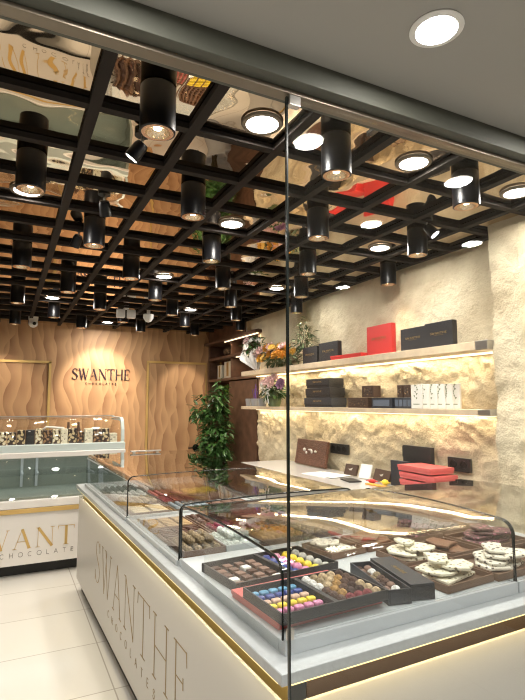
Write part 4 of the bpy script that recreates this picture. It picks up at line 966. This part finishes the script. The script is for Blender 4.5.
bm = BM(); bx(bm, (cx, FY+.735, 1.24), (fl_, .012, .33)); obj('rear_glass', bm, 'glass', f, world=True)
bm = BM(); bx(bm, (cx, FY+.73, 1.405), (fl_, .04, .012), bev=.002); obj('top_rail', bm, 'chrome', f, world=True)
letter_parts(f, 'brass', True, 'SWANTHE', (-.255, FY-.0002, .245), (1, 0, 0), (0, 0, 1), 1.23, .172, (0, -.003, 0), W=.12, N=.02, gap=.12)
letter_parts(f, 'c_grey_ink', True, 'CHOCOLATES', (.015, FY-.0002, .176), (1, 0, 0), (0, 0, 1), .68, .04, (0, -.003, 0), W=.07, gap=.9, style='sans')
light('fridge_glow', 'AREA', (cx, FY+.45, 1.025), 3.0, (.95, 1, .96), 1.9, .03)
bxs = ['nut_light', 'nut_mixed', 'nut_mixed', 'black_box', 'nut_light', 'nut_dark', 'nut_light', 'nut_white', 'nut_mixed', 'nut_dark', 'nut_white', 'nut_dark', 'nut_mixed', 'nut_white']
nm_ = dict(nut_light='dark slab studded with pale nuts', nut_mixed='mixed nut slab', black_box='plain black box', nut_dark='dark brown nut slab', nut_white='white slab with dark crumbs')
od = ['first', 'second', 'third', 'fourth', 'fifth', 'sixth', 'seventh', 'eighth', 'ninth', 'tenth', 'eleventh', 'twelfth', 'thirteenth', 'last']
x = -.06
for k, m in enumerate(bxs):
    w = [.085, .085, .075, .085, .072, .085, .075, .07, .085, .07, .085, .09, .075, .08][k]; h = [.135, .13, .15, .15, .16, .145, .15, .155, .16, .12, .15, .145, .15, .10][k]
    o = thing('nut_slab' if m != 'black_box' else 'gift_box', '%s standing in the upper glass of the refrigerated case, %s from the left' % (nm_[m], od[k]), 'nut slab' if m != 'black_box' else 'box', (x+w/2, FY+.33, 1.1235), 0, 'slabs in the upper glass of the back case')
    bm = BM(); bx(bm, (0, 0, h/2+.012), (w-.006, .10, h), bev=.006); obj('body', bm, m, o)
    bm = BM(); bx(bm, (0, 0, .006), (w-.004, .11, .011)); obj('stand', bm, 'white_card', o); x += w
for k in range(2):
    o = thing('dark_cone', ['left', 'right'][k]+' slim dark bottle top rising behind the nut slabs', 'bottle', ([.60, .70][k], FY+.55, 1.1235), 0, 'dark bottles behind the slabs')
    bm = BM(); lathe(bm, [(0, .0005), (.035, .0005), (.035, .12), (.014, .17), (.012, .225), (0, .225)], seg=16); obj('bottle_body', bm, 'wood_dark', o, 'auto'); o.name = 'bottle'
o = thing('cake_scoop', 'white angled serving scoop lying on top of the nut slabs', 'scoop', (.42, FY+.33, 1.298), .1)
bm = BM(); tube(bm, [(-.08, 0, -.012), (-.05, 0, .012), (.0, 0, .008), (.12, 0, -.004)], .011, 8); obj('handle', bm, 'white_plastic', o, True)

# ================================================================== WORLD, CAMERA
w = bpy.data.worlds.new('world'); SC.world = w; w.use_nodes = True
w.node_tree.nodes['Background'].inputs[0].default_value = (.9, .88, .85, 1); w.node_tree.nodes['Background'].inputs[1].default_value = .05
cam = bpy.data.cameras.new('camera'); co = bpy.data.objects.new('camera', cam); C.objects.link(co); SC.camera = co
co.location = (0, 0, 1.55); co.rotation_euler = (math.radians(90+5.9), 0, math.radians(-26.6))
cam.sensor_fit = 'VERTICAL'; cam.sensor_height = 24; cam.lens = 510/700*24; cam.clip_start = .02
SC.view_settings.view_transform = 'Standard'; SC.view_settings.look = 'None'; SC.view_settings.exposure = 0.12; SC.view_settings.gamma = 1; SC.view_settings.use_curve_mapping = False
SC.cycles.use_denoising = True; SC.cycles.filter_width = 1.15
SC.cycles.max_bounces = 10; SC.cycles.transparent_max_bounces = 16; SC.cycles.glossy_bounces = 6; SC.cycles.sample_clamp_indirect = 4; SC.cycles.caustics_reflective = False; SC.cycles.caustics_refractive = False
